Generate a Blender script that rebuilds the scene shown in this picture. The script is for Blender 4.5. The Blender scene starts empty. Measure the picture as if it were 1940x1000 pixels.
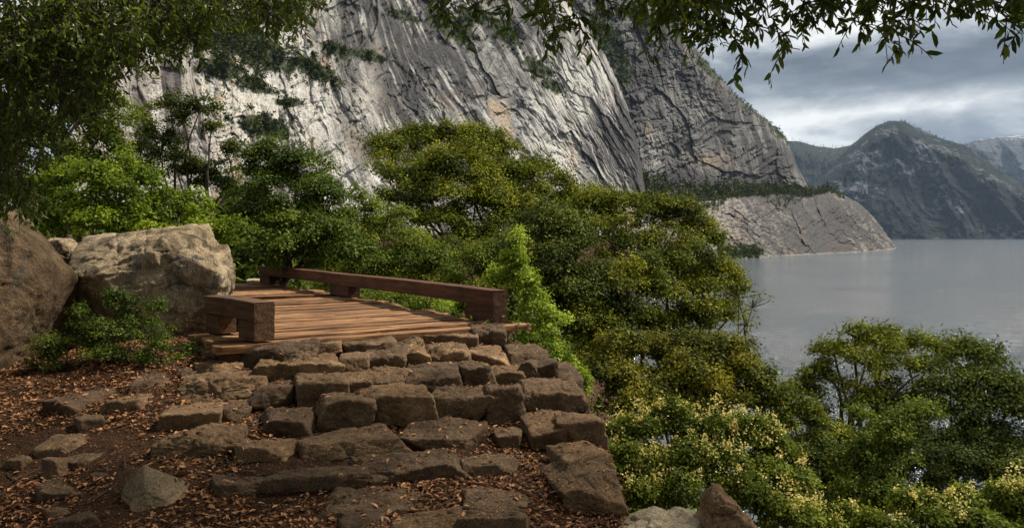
import bpy, math, random
import numpy as np
from mathutils import Vector

random.seed(11)
RNG = np.random.default_rng(11)
R = math.radians
F, CX, HY, E = 1522.0, 970.0, 446.0, 1.65        # focal length (px), optical axis, horizon row, eye height
WATER_Z = E - 26.0
SC = bpy.context.scene
COL = SC.collection

def P(px, py, d):
    return np.array(((px - CX) / F * d, d, E + (HY - py) / F * d))

# ------------------------------------------------------------------ noise
_pr = np.random.default_rng(5)
_perm = _pr.permutation(256); _perm = np.concatenate([_perm, _perm, _perm])
_g = _pr.normal(size=(256, 3)); _g /= np.linalg.norm(_g, axis=1)[:, None]

def perlin(p):
    p = np.asarray(p, float)
    i = np.floor(p).astype(np.int64); f = p - i; i &= 255
    u = f * f * f * (f * (f * 6 - 15) + 10)
    def corner(a, b, c):
        h = _perm[_perm[_perm[i[:, 0] + a] + i[:, 1] + b] + i[:, 2] + c]
        g = _g[h]
        return g[:, 0] * (f[:, 0] - a) + g[:, 1] * (f[:, 1] - b) + g[:, 2] * (f[:, 2] - c)
    def lp(a, b, t): return a + t * (b - a)
    x0 = lp(lp(corner(0, 0, 0), corner(1, 0, 0), u[:, 0]), lp(corner(0, 1, 0), corner(1, 1, 0), u[:, 0]), u[:, 1])
    x1 = lp(lp(corner(0, 0, 1), corner(1, 0, 1), u[:, 0]), lp(corner(0, 1, 1), corner(1, 1, 1), u[:, 0]), u[:, 1])
    return lp(x0, x1, u[:, 2]) * 1.6

def fbm(p, octaves=5, gain=0.5, lac=2.03, ridged=False):
    p = np.asarray(p, float); a = 1.0; s = np.zeros(len(p)); t = 0
    for o in range(octaves):
        n = perlin(p + o * 17.3)
        s += a * ((1 - 2 * np.abs(n)) if ridged else n)
        t += a; a *= gain; p = p * lac
    return s / t

def facets(p, seed=0, jit=.9):
    """broken-rock pattern: every point belongs to its nearest random cell; returns a random level, a random tilt and the gap to the next cell"""
    p = np.asarray(p, float); dim = p.shape[1]; i0 = np.floor(p).astype(np.int64)
    best = np.full(len(p), 1e9); sec = best.copy(); lev = np.zeros(len(p)); til = np.zeros(len(p))
    for k in range(3 ** dim):
        o = np.array([(k // 3 ** j) % 3 - 1 for j in range(dim)]); c = i0 + o; cm = c & 255
        h = _perm[cm[:, 0]]
        for j in range(1, dim): h = _perm[h + cm[:, j]]
        h = _perm[h + (seed & 255)]
        off = p - (c + .5 + jit * .5 * _g[h][:, :dim])
        d = (off * off).sum(1); m = d < best
        sec = np.where(m, best, np.minimum(sec, d)); best = np.where(m, d, best)
        g2 = _g[_perm[h + 7]]
        lev = np.where(m, g2[:, 2], lev); til = np.where(m, (off * _g[_perm[h + 31]][:, :dim]).sum(1), til)
    return lev, til, np.sqrt(sec) - np.sqrt(best)

def sst(a, b, x):
    t = np.clip((x - a) / (b - a), 0, 1); return t * t * (3 - 2 * t)

# ------------------------------------------------------------------ mesh helpers
def mesh_np(name, V, polys, attrs=None, smooth=True):
    """polys: list of (M,k) int arrays"""
    me = bpy.data.meshes.new(name)
    V = np.asarray(V, np.float32)
    polys = [np.asarray(p, np.int32) for p in polys if len(p)]
    me.vertices.add(len(V)); me.vertices.foreach_set('co', V.ravel())
    nl = sum(p.size for p in polys); npoly = sum(len(p) for p in polys)
    me.loops.add(nl); me.polygons.add(npoly)
    me.loops.foreach_set('vertex_index', np.concatenate([p.ravel() for p in polys]))
    tot = np.concatenate([np.full(len(p), p.shape[1], np.int32) for p in polys])
    st = np.concatenate([[0], np.cumsum(tot)[:-1]]).astype(np.int32)
    me.polygons.foreach_set('loop_start', st); me.polygons.foreach_set('loop_total', tot)
    me.polygons.foreach_set('use_smooth', np.full(npoly, smooth, bool))
    for k, v in (attrs or {}).items():
        at = me.attributes.new(k, 'FLOAT', 'POINT')
        at.data.foreach_set('value', np.asarray(v, np.float32))
    me.update(calc_edges=True); me.validate()
    return me

def link(name, me, mat=None, parent=None, loc=None, **props):
    o = bpy.data.objects.new(name, me); COL.objects.link(o)
    if mat and me is not None and not me.materials: me.materials.append(mat)
    if parent is not None: o.parent = parent
    if loc is not None: o.location = loc
    for k, v in props.items(): o[k] = v
    return o

def thing(name, label, cat, loc, group=None):
    o = bpy.data.objects.new(name, None); COL.objects.link(o)
    o.empty_display_size = .2; o.location = loc; o['label'] = label; o['category'] = cat
    if group: o['group'] = group
    return o

def grid_faces(nr, nc):
    i = np.arange(nr * nc).reshape(nr, nc)
    return np.stack([i[:-1, :-1], i[:-1, 1:], i[1:, 1:], i[1:, :-1]], -1).reshape(-1, 4)

class Acc:
    """collects vertices / faces / a tint attribute for one mesh"""
    def __init__(s): s.V = []; s.P = {}; s.T = []; s.n = 0
    def add(s, V, *polys, tint=0.5):
        V = np.asarray(V, float).reshape(-1, 3)
        for p in polys:
            p = np.asarray(p, int)
            s.P.setdefault(p.shape[1], []).append(p + s.n)
        s.V.append(V); t = np.asarray(tint, float)
        s.T.append(np.broadcast_to(t, (len(V),)) if t.ndim == 0 else t); s.n += len(V)
    def mesh(s, name, smooth=True, origin=None):
        V = np.concatenate(s.V)
        if origin is not None: V = V - np.asarray(origin)
        return mesh_np(name, V, [np.concatenate(v) for v in s.P.values()], {'tint': np.concatenate(s.T)}, smooth)

def tube(acc, pts, rad, n=7, tint=.5, wob=0.0):
    pts = np.asarray(pts, float); m = len(pts)
    rad = np.broadcast_to(np.asarray(rad, float), (m,))
    t = np.gradient(pts, axis=0); t /= np.linalg.norm(t, axis=1)[:, None] + 1e-9
    ref = np.array([0.31, .87, .38]); a = np.cross(t, ref); a /= np.linalg.norm(a, axis=1)[:, None] + 1e-9
    b = np.cross(t, a)
    th = np.linspace(0, 2 * np.pi, n, endpoint=False)
    rr = rad[:, None] * (1 + (wob * RNG.normal(size=(m, n)) if wob else 0))
    V = pts[:, None] + rr[..., None] * (a[:, None] * np.cos(th)[None, :, None] + b[:, None] * np.sin(th)[None, :, None])
    i = np.arange(m * n).reshape(m, n); j = np.roll(i, -1, 1)
    f = np.stack([i[:-1], j[:-1], j[1:], i[1:]], -1).reshape(-1, 4)
    acc.add(V.reshape(-1, 3), f, tint=tint)

def unit(v): return v / (np.linalg.norm(v, axis=-1, keepdims=True) + 1e-9)

def leaves(acc, C, D, N, L, W, tint, fine=False):
    """leaf blades at C pointing along D, lying across N"""
    D = unit(D); S = unit(np.cross(D, N)); Nn = unit(np.cross(S, D))
    L = np.asarray(L)[:, None]; W = np.asarray(W)[:, None]; n = len(C)
    if fine:     # folded oval blade
        v = np.stack([C, C + D * L * .3 + S * W * .42 + Nn * W * .12, C + D * L * .7 + S * W * .38 + Nn * W * .1, C + D * L - Nn * L * .1,
                      C + D * L * .7 - S * W * .38 + Nn * W * .1, C + D * L * .3 - S * W * .42 + Nn * W * .12,
                      C + D * L * .5], 1)
        b = np.arange(n)[:, None] * 7
        f3 = np.concatenate([b + np.array([[0, 1, 6]]), b + np.array([[2, 3, 6]]), b + np.array([[3, 4, 6]]), b + np.array([[5, 0, 6]]),
                             b + np.array([[1, 2, 6]]), b + np.array([[4, 5, 6]])])
        acc.add(v.reshape(-1, 3), f3, tint=np.repeat(tint, 7))
    else:
        v = np.stack([C, C + D * L * .45 + S * W * .5, C + D * L - Nn * L * .12, C + D * L * .45 - S * W * .5], 1)
        f = (np.arange(n)[:, None] * 4 + np.arange(4)[None])
        acc.add(v.reshape(-1, 3), f, tint=np.repeat(tint, 4))

# ------------------------------------------------------------------ materials
class NT:
    def __init__(s, name):
        s.m = bpy.data.materials.new(name); s.m.use_nodes = True
        s.t = s.m.node_tree; s.t.nodes.clear()
        s.out = s.n('ShaderNodeOutputMaterial')
    def n(s, typ, inp=None, **kw):
        x = s.t.nodes.new(typ)
        for k, v in kw.items(): setattr(x, k, v)
        for k, v in (inp or {}).items(): s.set(x.inputs[k], v)
        return x
    def set(s, sock, v):
        if isinstance(v, bpy.types.NodeSocket): s.t.links.new(v, sock)
        elif isinstance(v, bpy.types.Node): s.t.links.new(v.outputs[0], sock)
        else:
            if hasattr(sock, 'default_value') and isinstance(v, tuple) and len(v) == 3 and len(sock.default_value) == 4: v = (*v, 1)
            sock.default_value = v
    def obj(s): return s.n('ShaderNodeTexCoord').outputs['Object']
    def map(s, vec, scale=(1, 1, 1), rot=(0, 0, 0)):
        return s.n('ShaderNodeMapping', {'Vector': vec, 'Scale': scale, 'Rotation': rot}).outputs[0]
    def noise(s, vec, scale, detail=6, rough=.55, dist=0):
        return s.n('ShaderNodeTexNoise', {'Vector': vec, 'Scale': scale, 'Detail': detail, 'Roughness': rough, 'Distortion': dist}).outputs['Fac']
    def voro(s, vec, scale, feature='F1'):
        return s.n('ShaderNodeTexVoronoi', {'Vector': vec, 'Scale': scale}, feature=feature).outputs['Distance']
    def ramp(s, fac, *stops):
        r = s.n('ShaderNodeValToRGB', {'Fac': fac}); e = r.color_ramp.elements
        while len(e) < len(stops): e.new(.5)
        for el, (p, c) in zip(e, stops):
            el.position = p; el.color = (*c, 1) if isinstance(c, tuple) else (c, c, c, 1)
        return r.outputs[0]
    def mix(s, fac, a, b, mode='MIX'):
        m = s.n('ShaderNodeMix', data_type='RGBA', blend_type=mode)
        s.set(m.inputs[0], fac); s.set(m.inputs[6], a); s.set(m.inputs[7], b); return m.outputs[2]
    def math(s, op, a, b=0.0, c=None):
        m = s.n('ShaderNodeMath', operation=op); s.set(m.inputs[0], a); s.set(m.inputs[1], b)
        if c is not None: s.set(m.inputs[2], c)
        return m.outputs[0]
    def attr(s, name): return s.n('ShaderNodeAttribute', attribute_name=name).outputs['Fac']
    def bump(s, h, dist, strength=1.0, normal=None):
        b = s.n('ShaderNodeBump', {'Height': h, 'Distance': dist, 'Strength': strength})
        if normal is not None: s.set(b.inputs['Normal'], normal)
        return b.outputs[0]
    def bsdf(s, color, rough=.9, normal=None, spec=.3):
        b = s.n('ShaderNodeBsdfPrincipled', {'Base Color': color, 'Roughness': rough, 'Specular IOR Level': spec})
        if normal is not None: s.set(b.inputs['Normal'], normal)
        s.t.links.new(b.outputs[0], s.out.inputs['Surface']); return b

def leaf_mat(name, c_dark, c_mid, c_lite, trans=.3, gloss=.012, rough=.6):
    t = NT(name)
    rnd = t.n('ShaderNodeNewGeometry').outputs['Random Per Island']
    f = t.math('ADD', t.math('MULTIPLY', rnd, .28), t.math('MULTIPLY', t.attr('tint'), .78))
    col = t.ramp(f, (.12, c_dark), (.5, c_mid), (.9, c_lite))
    d = t.n('ShaderNodeBsdfDiffuse', {'Color': col})
    tr = t.n('ShaderNodeBsdfTranslucent', {'Color': t.mix(.5, col, (.9, 1.0, .25), 'MULTIPLY')})
    g = t.n('ShaderNodeBsdfGlossy', {'Color': (.8, .85, .8), 'Roughness': rough})
    m1 = t.n('ShaderNodeMixShader', {0: trans, 1: d.outputs[0], 2: tr.outputs[0]})
    m2 = t.n('ShaderNodeMixShader', {0: gloss, 1: m1.outputs[0], 2: g.outputs[0]})
    t.t.links.new(m2.outputs[0], t.out.inputs['Surface'])
    return t.m

def bark_mat(name, a, b):
    t = NT(name); v = t.obj()
    n = t.noise(t.map(v, (1, 1, .25)), 14, 6, .65)
    t.bsdf(t.ramp(n, (.3, a), (.7, b)), .95, t.bump(n, .03), .1)
    return t.m

def rock_mat(name, dark, mid, lite, speck=(.02, .018, .015), scale=1.0, lichen=None, bumpd=.02, tintvar=True, stain=.35):
    t = NT(name); v = t.obj()
    big = t.noise(v, 1.7 * scale, 6, .6, .4)
    med = t.noise(v, 8 * scale, 8, .7)
    fine = t.noise(v, 70 * scale, 4, .7)
    col = t.ramp(t.math('ADD', t.math('MULTIPLY', big, .55), t.math('MULTIPLY', med, .45)), (.33, dark), (.52, mid), (.68, lite))
    if lichen: col = t.mix(t.ramp(t.noise(v, 3.1 * scale, 9, .72, 1.0), (.56, 0.0), (.62, .8)), col, lichen)
    col = t.mix(t.ramp(fine, (.33, .85), (.47, 0.0)), col, speck)
    col = t.mix(t.ramp(t.noise(v, 110 * scale, 2), (.6, 0.0), (.68, .55)), col, tuple(min(1, c * 1.7) for c in lite))
    st = t.noise(t.map(v, (2.2, 2.2, .5)), 1.6 * scale, 7, .7, .6)
    col = t.mix(t.ramp(st, (.5, 0.0), (.66, stain)), col, tuple(c * .3 for c in dark))
    if tintvar:
        oi = t.n('ShaderNodeObjectInfo').outputs['Random']
        col = t.mix(1.0, col, t.ramp(oi, (0.0, (.62, .6, .6)), (.5, (.95, .92, .88)), (1.0, (1.25, 1.15, 1.0))), 'MULTIPLY')
    h = t.math('ADD', t.math('MULTIPLY', med, 1.0), t.math('MULTIPLY', fine, .28))
    t.bsdf(col, .92, t.bump(h, bumpd), .2)
    return t.m

# ------------------------------------------------------------------ the lie of the land
def tps_fit(pts):
    pts = np.asarray(pts, float); n = len(pts)
    r = np.linalg.norm(pts[:, None, :2] - pts[None, :, :2], axis=-1)
    K = np.where(r > 0, r * r * np.log(r + 1e-12), 0) + np.eye(n) * .02
    Q = np.concatenate([np.ones((n, 1)), pts[:, :2]], 1)
    A = np.block([[K, Q], [Q.T, np.zeros((3, 3))]])
    w = np.linalg.solve(A, np.concatenate([pts[:, 2], np.zeros(3)]))
    return pts[:, :2], w
_ctl = [(750, 1000, 4.7), (750, 920, 5.2), (750, 870, 5.65), (750, 800, 6.3), (750, 740, 6.9), (750, 700, 7.3), (750, 672, 7.75),
        (440, 1000, 4.7), (440, 900, 5.3), (440, 800, 6.2), (440, 720, 7.0), (440, 690, 7.35), (430, 672, 7.6),
        (250, 1000, 4.7), (250, 900, 5.3), (250, 800, 6.2), (250, 740, 6.9), (250, 700, 7.5), (250, 665, 8.2),
        (50, 1000, 4.8), (50, 900, 5.5), (50, 800, 6.3), (50, 740, 7.0), (20, 715, 7.6),
        (1000, 1000, 4.7), (1000, 920, 5.2), (1000, 850, 5.9), (1000, 790, 6.6), (1000, 735, 7.3), (1000, 700, 7.9), (980, 670, 8.5),
        (1110, 1000, 4.75), (1110, 900, 5.35), (1110, 800, 6.5)]
_pts = [tuple(P(*c)) for c in _ctl] + [(-3, 10, .3), (-6, 10, .6), (-8, 7, .6), (-9, 3, .2), (-5, 13, .2), (-8, 16, .5), (0, 2.5, -.25), (-3, 2.5, -.2), (.5, 10.5, .3), (-2, 12, .1), (1.2, 2.5, -.25)]
_tp, _tw = tps_fit(_pts)
_XE = np.array([(-50, 3), (0, 1.2), (4, .74), (4.9, .62), (6.5, .64), (7.2, .58), (7.9, .48), (8.6, .22), (9.3, .0), (10, -.6), (12, -2), (16, -4.6), (20, -6.5), (30, -10), (60, -20), (100, -22), (150, -15), (400, 20), (900, 120), (1500, 300), (20000, 5000)])

def ground_z(x, y, rough=True):
    x = np.atleast_1d(np.asarray(x, float)); y = np.atleast_1d(np.asarray(y, float))
    xc = np.clip(x, -9, 1.5); yc = np.clip(y, 2.0, 15)
    z = np.full(x.shape, _tw[-3]) + _tw[-2] * xc + _tw[-1] * yc
    for (a, b), w in zip(_tp, _tw):
        r2 = (xc - a) ** 2 + (yc - b) ** 2
        z += w * .5 * r2 * np.log(r2 + 1e-12)
    z = z + .04 * np.maximum(0, -9 - x)                 # the hillside climbs to the left
    d = x - np.interp(y, _XE[:, 0], _XE[:, 1])
    drop = 1.2 * sst(0, .42, d) + np.where(d > .4, (d - .4) * .62, 0)
    z = np.maximum(z - drop, -34 - .002 * np.hypot(x, y))
    if rough:
        p = np.stack([x, y, np.zeros_like(x)], -1)
        near = np.exp(-np.hypot(x, y - 6) / 25)
        z = z - (.018 + .027 * sst(5.6, 6.4, y)) * sst(-2.5, -2.0, x) * sst(.75, .5, x) * sst(4.3, 4.9, y) * sst(9.3, 8.8, y)   # soil trodden and washed out between the steps
        z = z + near * (.05 * fbm(p * 1.3, 4) + .022 * fbm(p * 6.0, 4)) + (1 - near) * .8 * fbm(p * .08, 4)
    return z

def hit(px, py):
    """depth at which the sight line through a picture point meets the ground"""
    d = np.concatenate([np.arange(3, 12, .01), np.arange(12, 80, .2)])
    q = np.stack([P(px, py, k) for k in d])
    g = ground_z(q[:, 0], q[:, 1], False)
    w = np.where(q[:, 2] < g)[0]
    return float(d[w[0]]) if len(w) else 80.0

def spaced(lo, hi, fine_lo, fine_hi, step, n):
    mid = np.arange(fine_lo, fine_hi, step)
    def geo(L):
        k = np.geomspace(step, L, n); return np.cumsum(np.maximum(np.diff(np.concatenate([[0], k])), step))
    a = fine_lo - geo(fine_lo - lo)[::-1]; b = mid[-1] + geo(hi - mid[-1])
    return np.concatenate([a, mid, b])

def build_ground():
    xs = spaced(-9000, 16000, -5.2, 1.9, .035, 60); ys = spaced(-400, 16000, 4.0, 9.6, .035, 70)
    X, Y = np.meshgrid(xs, ys); x = X.ravel(); y = Y.ravel()
    V = np.stack([x, y, ground_z(x, y)], -1)
    t = NT('forest_soil'); v = t.obj()
    n1 = t.noise(v, .9, 6, .6, .5); n2 = t.noise(v, 22, 6, .7); n3 = t.voro(v, 60)
    col = t.ramp(n1, (.35, (.028, .014, .007)), (.55, (.055, .028, .014)), (.7, (.085, .047, .024)))
    col = t.mix(t.ramp(n2, (.4, .8), (.56, 0.0)), col, (.02, .011, .006))
    col = t.mix(t.ramp(n3, (.1, .7), (.2, 0.0)), col, (.15, .085, .045))
    h = t.math('ADD', n2, t.math('MULTIPLY', n3, -.4))
    t.bsdf(col, 1, t.bump(h, .03), .1)
    link('ground', mesh_np('ground', V, [grid_faces(len(ys), len(xs))]), t.m, kind='structure')
build_ground()

# ------------------------------------------------------------------ water
def build_water():
    t = NT('lake_water'); v = t.obj()
    a = t.noise(t.map(v, (1, 1.0, 1), (0, 0, R(25))), .5, 5, .7)
    b = t.noise(t.map(v, (1, 1.0, 1), (0, 0, R(-30))), .12, 4, .55)
    h = t.math('ADD', t.math('MULTIPLY', a, 1.0), t.math('MULTIPLY', b, 2.1))
    wind = t.noise(t.map(v, (.35, 1, 1), (0, 0, R(12))), .012, 4, .6)
    rough = t.math('MULTIPLY_ADD', wind, .12, .03)
    t.bsdf((.082, .098, .112), rough, t.bump(h, 2.0, t.math('MULTIPLY_ADD', t.ramp(wind, (.35, 0.0), (.65, 1.0)), .5, .42)), .5).inputs['IOR'].default_value = 1.33
    s = 16000
    xs = np.linspace(-s, s, 33); X, Y = np.meshgrid(xs, xs)
    V = np.stack([X.ravel(), Y.ravel() + 8000, np.full(X.size, WATER_Z)], -1)
    link('water', mesh_np('water', V, [grid_faces(33, 33)]), t.m, kind='structure')
build_water()

# ------------------------------------------------------------------ cliffs and hills
def cliff_mat():
    t = NT('granite_cliff'); v = t.obj()
    m = t.noise(v, .035, 8, .68, .6); f = t.noise(v, .35, 6, .7); g = t.noise(v, 1.2, 3, .6)
    base = t.ramp(t.math('ADD', t.math('MULTIPLY', m, .6), t.math('MULTIPLY', f, .4)),
                  (.36, (.07, .068, .068)), (.47, (.165, .16, .154)), (.58, (.36, .35, .33)))
    base = t.mix(t.math('MULTIPLY', t.attr('warm'), .95), base, t.ramp(f, (.3, (.28, .17, .09)), (.7, (.56, .42, .27))))
    base = t.mix(t.math('MULTIPLY', t.attr('pale'), .75), base, t.ramp(f, (.3, (.44, .43, .40)), (.7, (.74, .73, .68))))
    base = t.mix(t.math('MULTIPLY', t.attr('stain'), .92), base, t.ramp(f, (.3, (.014, .014, .018)), (.7, (.062, .06, .064))))
    vg = t.ramp(f, (.3, (.018, .028, .013)), (.7, (.06, .075, .03)))
    base = t.mix(t.attr('veg'), base, vg)
    base = t.mix(t.ramp(g, (.36, .75), (.48, 0.0)), base, (.06, .058, .056))
    h = t.math('ADD', t.math('MULTIPLY', f, 1.0), t.math('MULTIPLY', g, .45))
    t.bsdf(base, .95, t.bump(h, 1.5), .15)
    return t.m
CLIFF = cliff_mat()

def wall(name, cols, T, Bt, D0, lean, nr, edge_w, edge_a, seed, fine=1.0, fs=1.0, jag=1.5, grain=(18, 38), masks=None, mat=None, rel=1.0, extra=None):
    """a rock face given by its skyline T and foot Bt (picture rows per column) and its real distance D0"""
    px = np.asarray(cols, float); nc = len(px)
    t = np.interp(px, *zip(*T)) + jag * fbm(np.stack([px / 6, px * 0 + seed, px * 0], -1), 4, .6) * 2; b = np.interp(px, *zip(*Bt)); d0 = np.interp(px, *zip(*D0))
    s = np.linspace(0, 1, nr)[:, None]
    row = b[None] + (t - b)[None] * s
    PX = np.broadcast_to(px, row.shape)
    hh = (HY - row) / F
    D = d0[None] * (1 + lean * np.maximum(hh, -.05))
    q = np.clip(1 - (row - t[None]) / edge_w, 0, 1)
    D = D + d0[None] * edge_a * (1 - np.sqrt(1 - np.minimum(q, .995) ** 2))
    if extra is not None: D = D + extra(PX, row, d0[None])
    m = d0[None] / F                                     # metres per pixel
    us = np.cumsum(m) * (px[1] - px[0]); u = np.broadcast_to(us, row.shape).ravel() * fs; w = ((row - HY) * m).ravel() * fs; z0 = np.zeros_like(u) + seed
    th = R(1) * (np.interp(PX.ravel(), (px[0], px[-1]), grain) if len(grain) == 2 else np.interp(PX.ravel(), *zip(*grain)))
    wu = 22 * fbm(np.stack([u / 90, w / 90, z0], -1), 5, .55); ww = 22 * fbm(np.stack([u / 90, w / 90, z0 + 9], -1), 5, .55)
    uu, wv = u + wu, w + ww
    al = uu * np.sin(th) + wv * np.cos(th); ac = uu * np.cos(th) - wv * np.sin(th)
    big = fbm(np.stack([u / 190, w / 200, z0 + 3], -1), 3)
    rib = fbm(np.stack([ac / 85, al / 240, z0 + 4], -1), 4, .5, ridged=True)
    zone = sst(-.16, .22, fbm(np.stack([u / 120, w / 110, z0 + 6], -1), 4))                # broken ground against clean slabs
    n1 = fbm(np.stack([ac / 50, al / 84, z0 + 11], -1), 6, .56) * 4.4     # exfoliation sheets with sharp broken edges
    ter = np.floor(n1) + sst(.0, .08, n1 - np.floor(n1))
    n2 = fbm(np.stack([ac / 15, al / 20, z0 + 15], -1), 5, .6) * 3.0
    ter2 = np.floor(n2) + sst(.0, .12, n2 - np.floor(n2))
    crk = np.clip(fbm(np.stack([ac / 30, al / 70, z0 + 21], -1), 5, .5, ridged=True) - .42, 0, 1) * 6
    crk2 = np.clip(fbm(np.stack([al / 24, ac / 60, z0 + 22], -1), 4, .5, ridged=True) - .48, 0, 1) * 6
    fin = fbm(np.stack([ac / 5, al / 8, z0 + 25], -1), 4, .62)
    ledge = fbm(np.stack([al / 55, ac / 150, z0 + 33], -1), 5) * 4
    led = np.floor(ledge) + sst(0, .08, ledge - np.floor(ledge))
    lw = 5 * fbm(np.stack([u / 24, w / 24, z0 + 71], -1), 3)
    f1 = facets(np.stack([(ac + lw) / 62, (al - lw) / 120], -1), int(seed * 3) + 1)
    f2 = facets(np.stack([(ac + lw) / 21, (al - lw) / 40], -1), int(seed * 3) + 2)
    f3 = facets(np.stack([(ac + lw * .5) / 7.5, (al + lw * .5) / 13], -1), int(seed * 3) + 3)
    crack = 2.2 * sst(.06, .0, f2[2]) * zone + 1.1 * sst(.10, .0, f3[2]) * (.3 + zone)
    disp = rel * (24 * big - 8 * rib + 5.5 * f1[0] + 9 * f1[1] + (.3 + zone) * (2.4 * f2[0] + 3.6 * f2[1]) + (.25 + zone) * (.9 * f3[0] + 1.5 * f3[1]) + crack
                  + 2.2 * ter * (.2 + zone) + .8 * ter2 * zone + 2.0 * crk + 2.2 * crk2 + (1.0 + 1.8 * zone) * fin * fine + 5.0 * led)
    D = D + disp.reshape(row.shape) * np.minimum(1, (d0 / 600))[None]
    V = np.stack([(PX - CX) / F * D, D, E + hh * D], -1).reshape(-1, 3)
    # patches that belong to the rock: streaks of water stain, fresh pale rock, iron-stained rock, moss and scrub soil; the far wall's stain also holds painted shade
    blot = fbm(np.stack([u / 130, w / 110, z0 + 41], -1), 4)
    su, sw = u + .4 * wu, w + .4 * ww; ax = su * np.sin(th * .8) + sw * np.cos(th * .8); ay = su * np.cos(th * .8) - sw * np.sin(th * .8)   # water runs more steeply than the joints
    st = fbm(np.stack([ay / 9, ax / 230, z0 + 45], -1), 6, .66)
    stain = .82 * sst(-.04, .10, st + .9 * blot) + .3 * sst(-.1, .3, blot)
    pale = sst(.05, .20, fbm(np.stack([ay / 8, ax / 150, z0 + 55], -1), 6, .66) + .9 * fbm(np.stack([u / 80, w / 100, z0 + 57], -1), 3))
    warm = sst(.16, .42, fbm(np.stack([u / 26, w / 34, z0 + 61], -1), 5) + .25 * fbm(np.stack([u / 140, w / 140, z0 + 63], -1), 2))
    veg = np.zeros_like(u)
    if masks: stain, pale, warm, veg = masks(PX.ravel(), row.ravel(), stain, pale, warm, veg)
    patch = sst(-.12, .22, fbm(np.stack([u / 75, w / 60, z0 + 81], -1), 3))
    stk = sst(-.01, .1, fbm(np.stack([ay / 6.5, ax / 170, z0 + 83], -1), 6, .62)) * patch * (.35 + .65 * sst(-.22, .1, fbm(np.stack([u / 11, w / 20, z0 + 87], -1), 4)))
    wht = sst(.07, .2, fbm(np.stack([ay / 7, ax / 190, z0 + 93], -1), 6, .62)) * sst(-.06, .2, fbm(np.stack([u / 85, w / 70, z0 + 95], -1), 3)) * (.4 + .6 * sst(-.2, .1, fbm(np.stack([u / 13, w / 17, z0 + 97], -1), 4))) * (1 if name == 'cliff' and seed < 1 else .12 if name == 'rock_shelf' else .45)
    stain = np.clip(np.maximum(stain * (1 - .75 * wht), .95 * stk * (1 - .5 * wht)), 0, 1); pale = np.clip(np.maximum(pale, wht) * (1 - .9 * stk), 0, 1)
    if name == 'rock_shelf':                               # the bleached band a falling lake leaves on its shore
        ring = sst(2.2, .8, V[:, 2] - WATER_Z); stain = stain * (1 - .4 * ring)
    me = mesh_np(name, V, [grid_faces(nr, nc)[:, ::-1]], dict(stain=stain, pale=pale, warm=warm, veg=veg))
    link(name, me, mat or CLIFF, kind='structure')
    return V.reshape(nr, nc, 3), PX, row

def blob(PX, row, cx, cy, rx, ry, ang=0):
    a = R(ang); dx = PX - cx; dy = row - cy
    x = dx * math.cos(a) + dy * math.sin(a); y = -dx * math.sin(a) + dy * math.cos(a)
    return np.exp(-((x / rx) ** 2 + (y / ry) ** 2))

VEG_FRONT = [(470, 90, 120, 38, 22), (600, 135, 70, 20, 30), (430, 60, 70, 40, 0), (640, 95, 40, 14, 20), (700, 105, 40, 12, 15), (860, 55, 60, 24, 30),
             (545, 195, 25, 12, 0), (480, 160, 40, 18, 20), (500, 240, 60, 24, 15), (960, 65, 40, 22, 40), (1020, 130, 40, 18, 35), (1050, 165, 30, 14, 30), (900, 30, 40, 20, 0), (760, 30, 40, 10, 20), (420, 130, 50, 24, 10)]
def m_front(PX, row, stain, pale, warm, veg):
    nz = fbm(np.stack([PX / 22, row / 14, PX * 0 + 2], -1), 4)
    for b in VEG_FRONT: veg = np.maximum(veg, sst(.42, .62, blob(PX, row, *b) + .55 * nz))
    left = sst(760, 420, PX)
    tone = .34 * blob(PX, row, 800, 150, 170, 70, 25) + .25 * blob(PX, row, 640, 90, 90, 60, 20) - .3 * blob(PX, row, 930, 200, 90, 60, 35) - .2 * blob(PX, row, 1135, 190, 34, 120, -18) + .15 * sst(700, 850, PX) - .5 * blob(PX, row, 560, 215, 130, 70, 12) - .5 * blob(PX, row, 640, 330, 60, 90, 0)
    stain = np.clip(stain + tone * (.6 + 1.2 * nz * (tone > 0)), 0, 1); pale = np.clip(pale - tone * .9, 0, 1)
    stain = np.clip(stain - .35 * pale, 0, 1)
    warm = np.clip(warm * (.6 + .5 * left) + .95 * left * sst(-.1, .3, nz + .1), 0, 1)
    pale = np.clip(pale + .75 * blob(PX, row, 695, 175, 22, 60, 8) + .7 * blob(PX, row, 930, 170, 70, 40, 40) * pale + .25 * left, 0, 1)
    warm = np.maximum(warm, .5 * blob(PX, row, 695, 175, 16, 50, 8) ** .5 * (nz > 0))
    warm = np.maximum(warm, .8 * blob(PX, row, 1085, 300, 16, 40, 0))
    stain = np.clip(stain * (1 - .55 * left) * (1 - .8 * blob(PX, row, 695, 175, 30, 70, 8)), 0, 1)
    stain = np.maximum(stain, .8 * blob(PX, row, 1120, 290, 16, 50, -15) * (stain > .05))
    return stain, pale, warm, veg
VEG_BACK = [(1150, 70, 26, 60, -28), (1290, 60, 50, 16, 45), (1180, 130, 16, 50, -10), (1340, 130, 40, 10, 42), (1230, 50, 40, 20, 30), (1420, 200, 50, 8, 42), (1475, 250, 30, 7, 42)]
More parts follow.
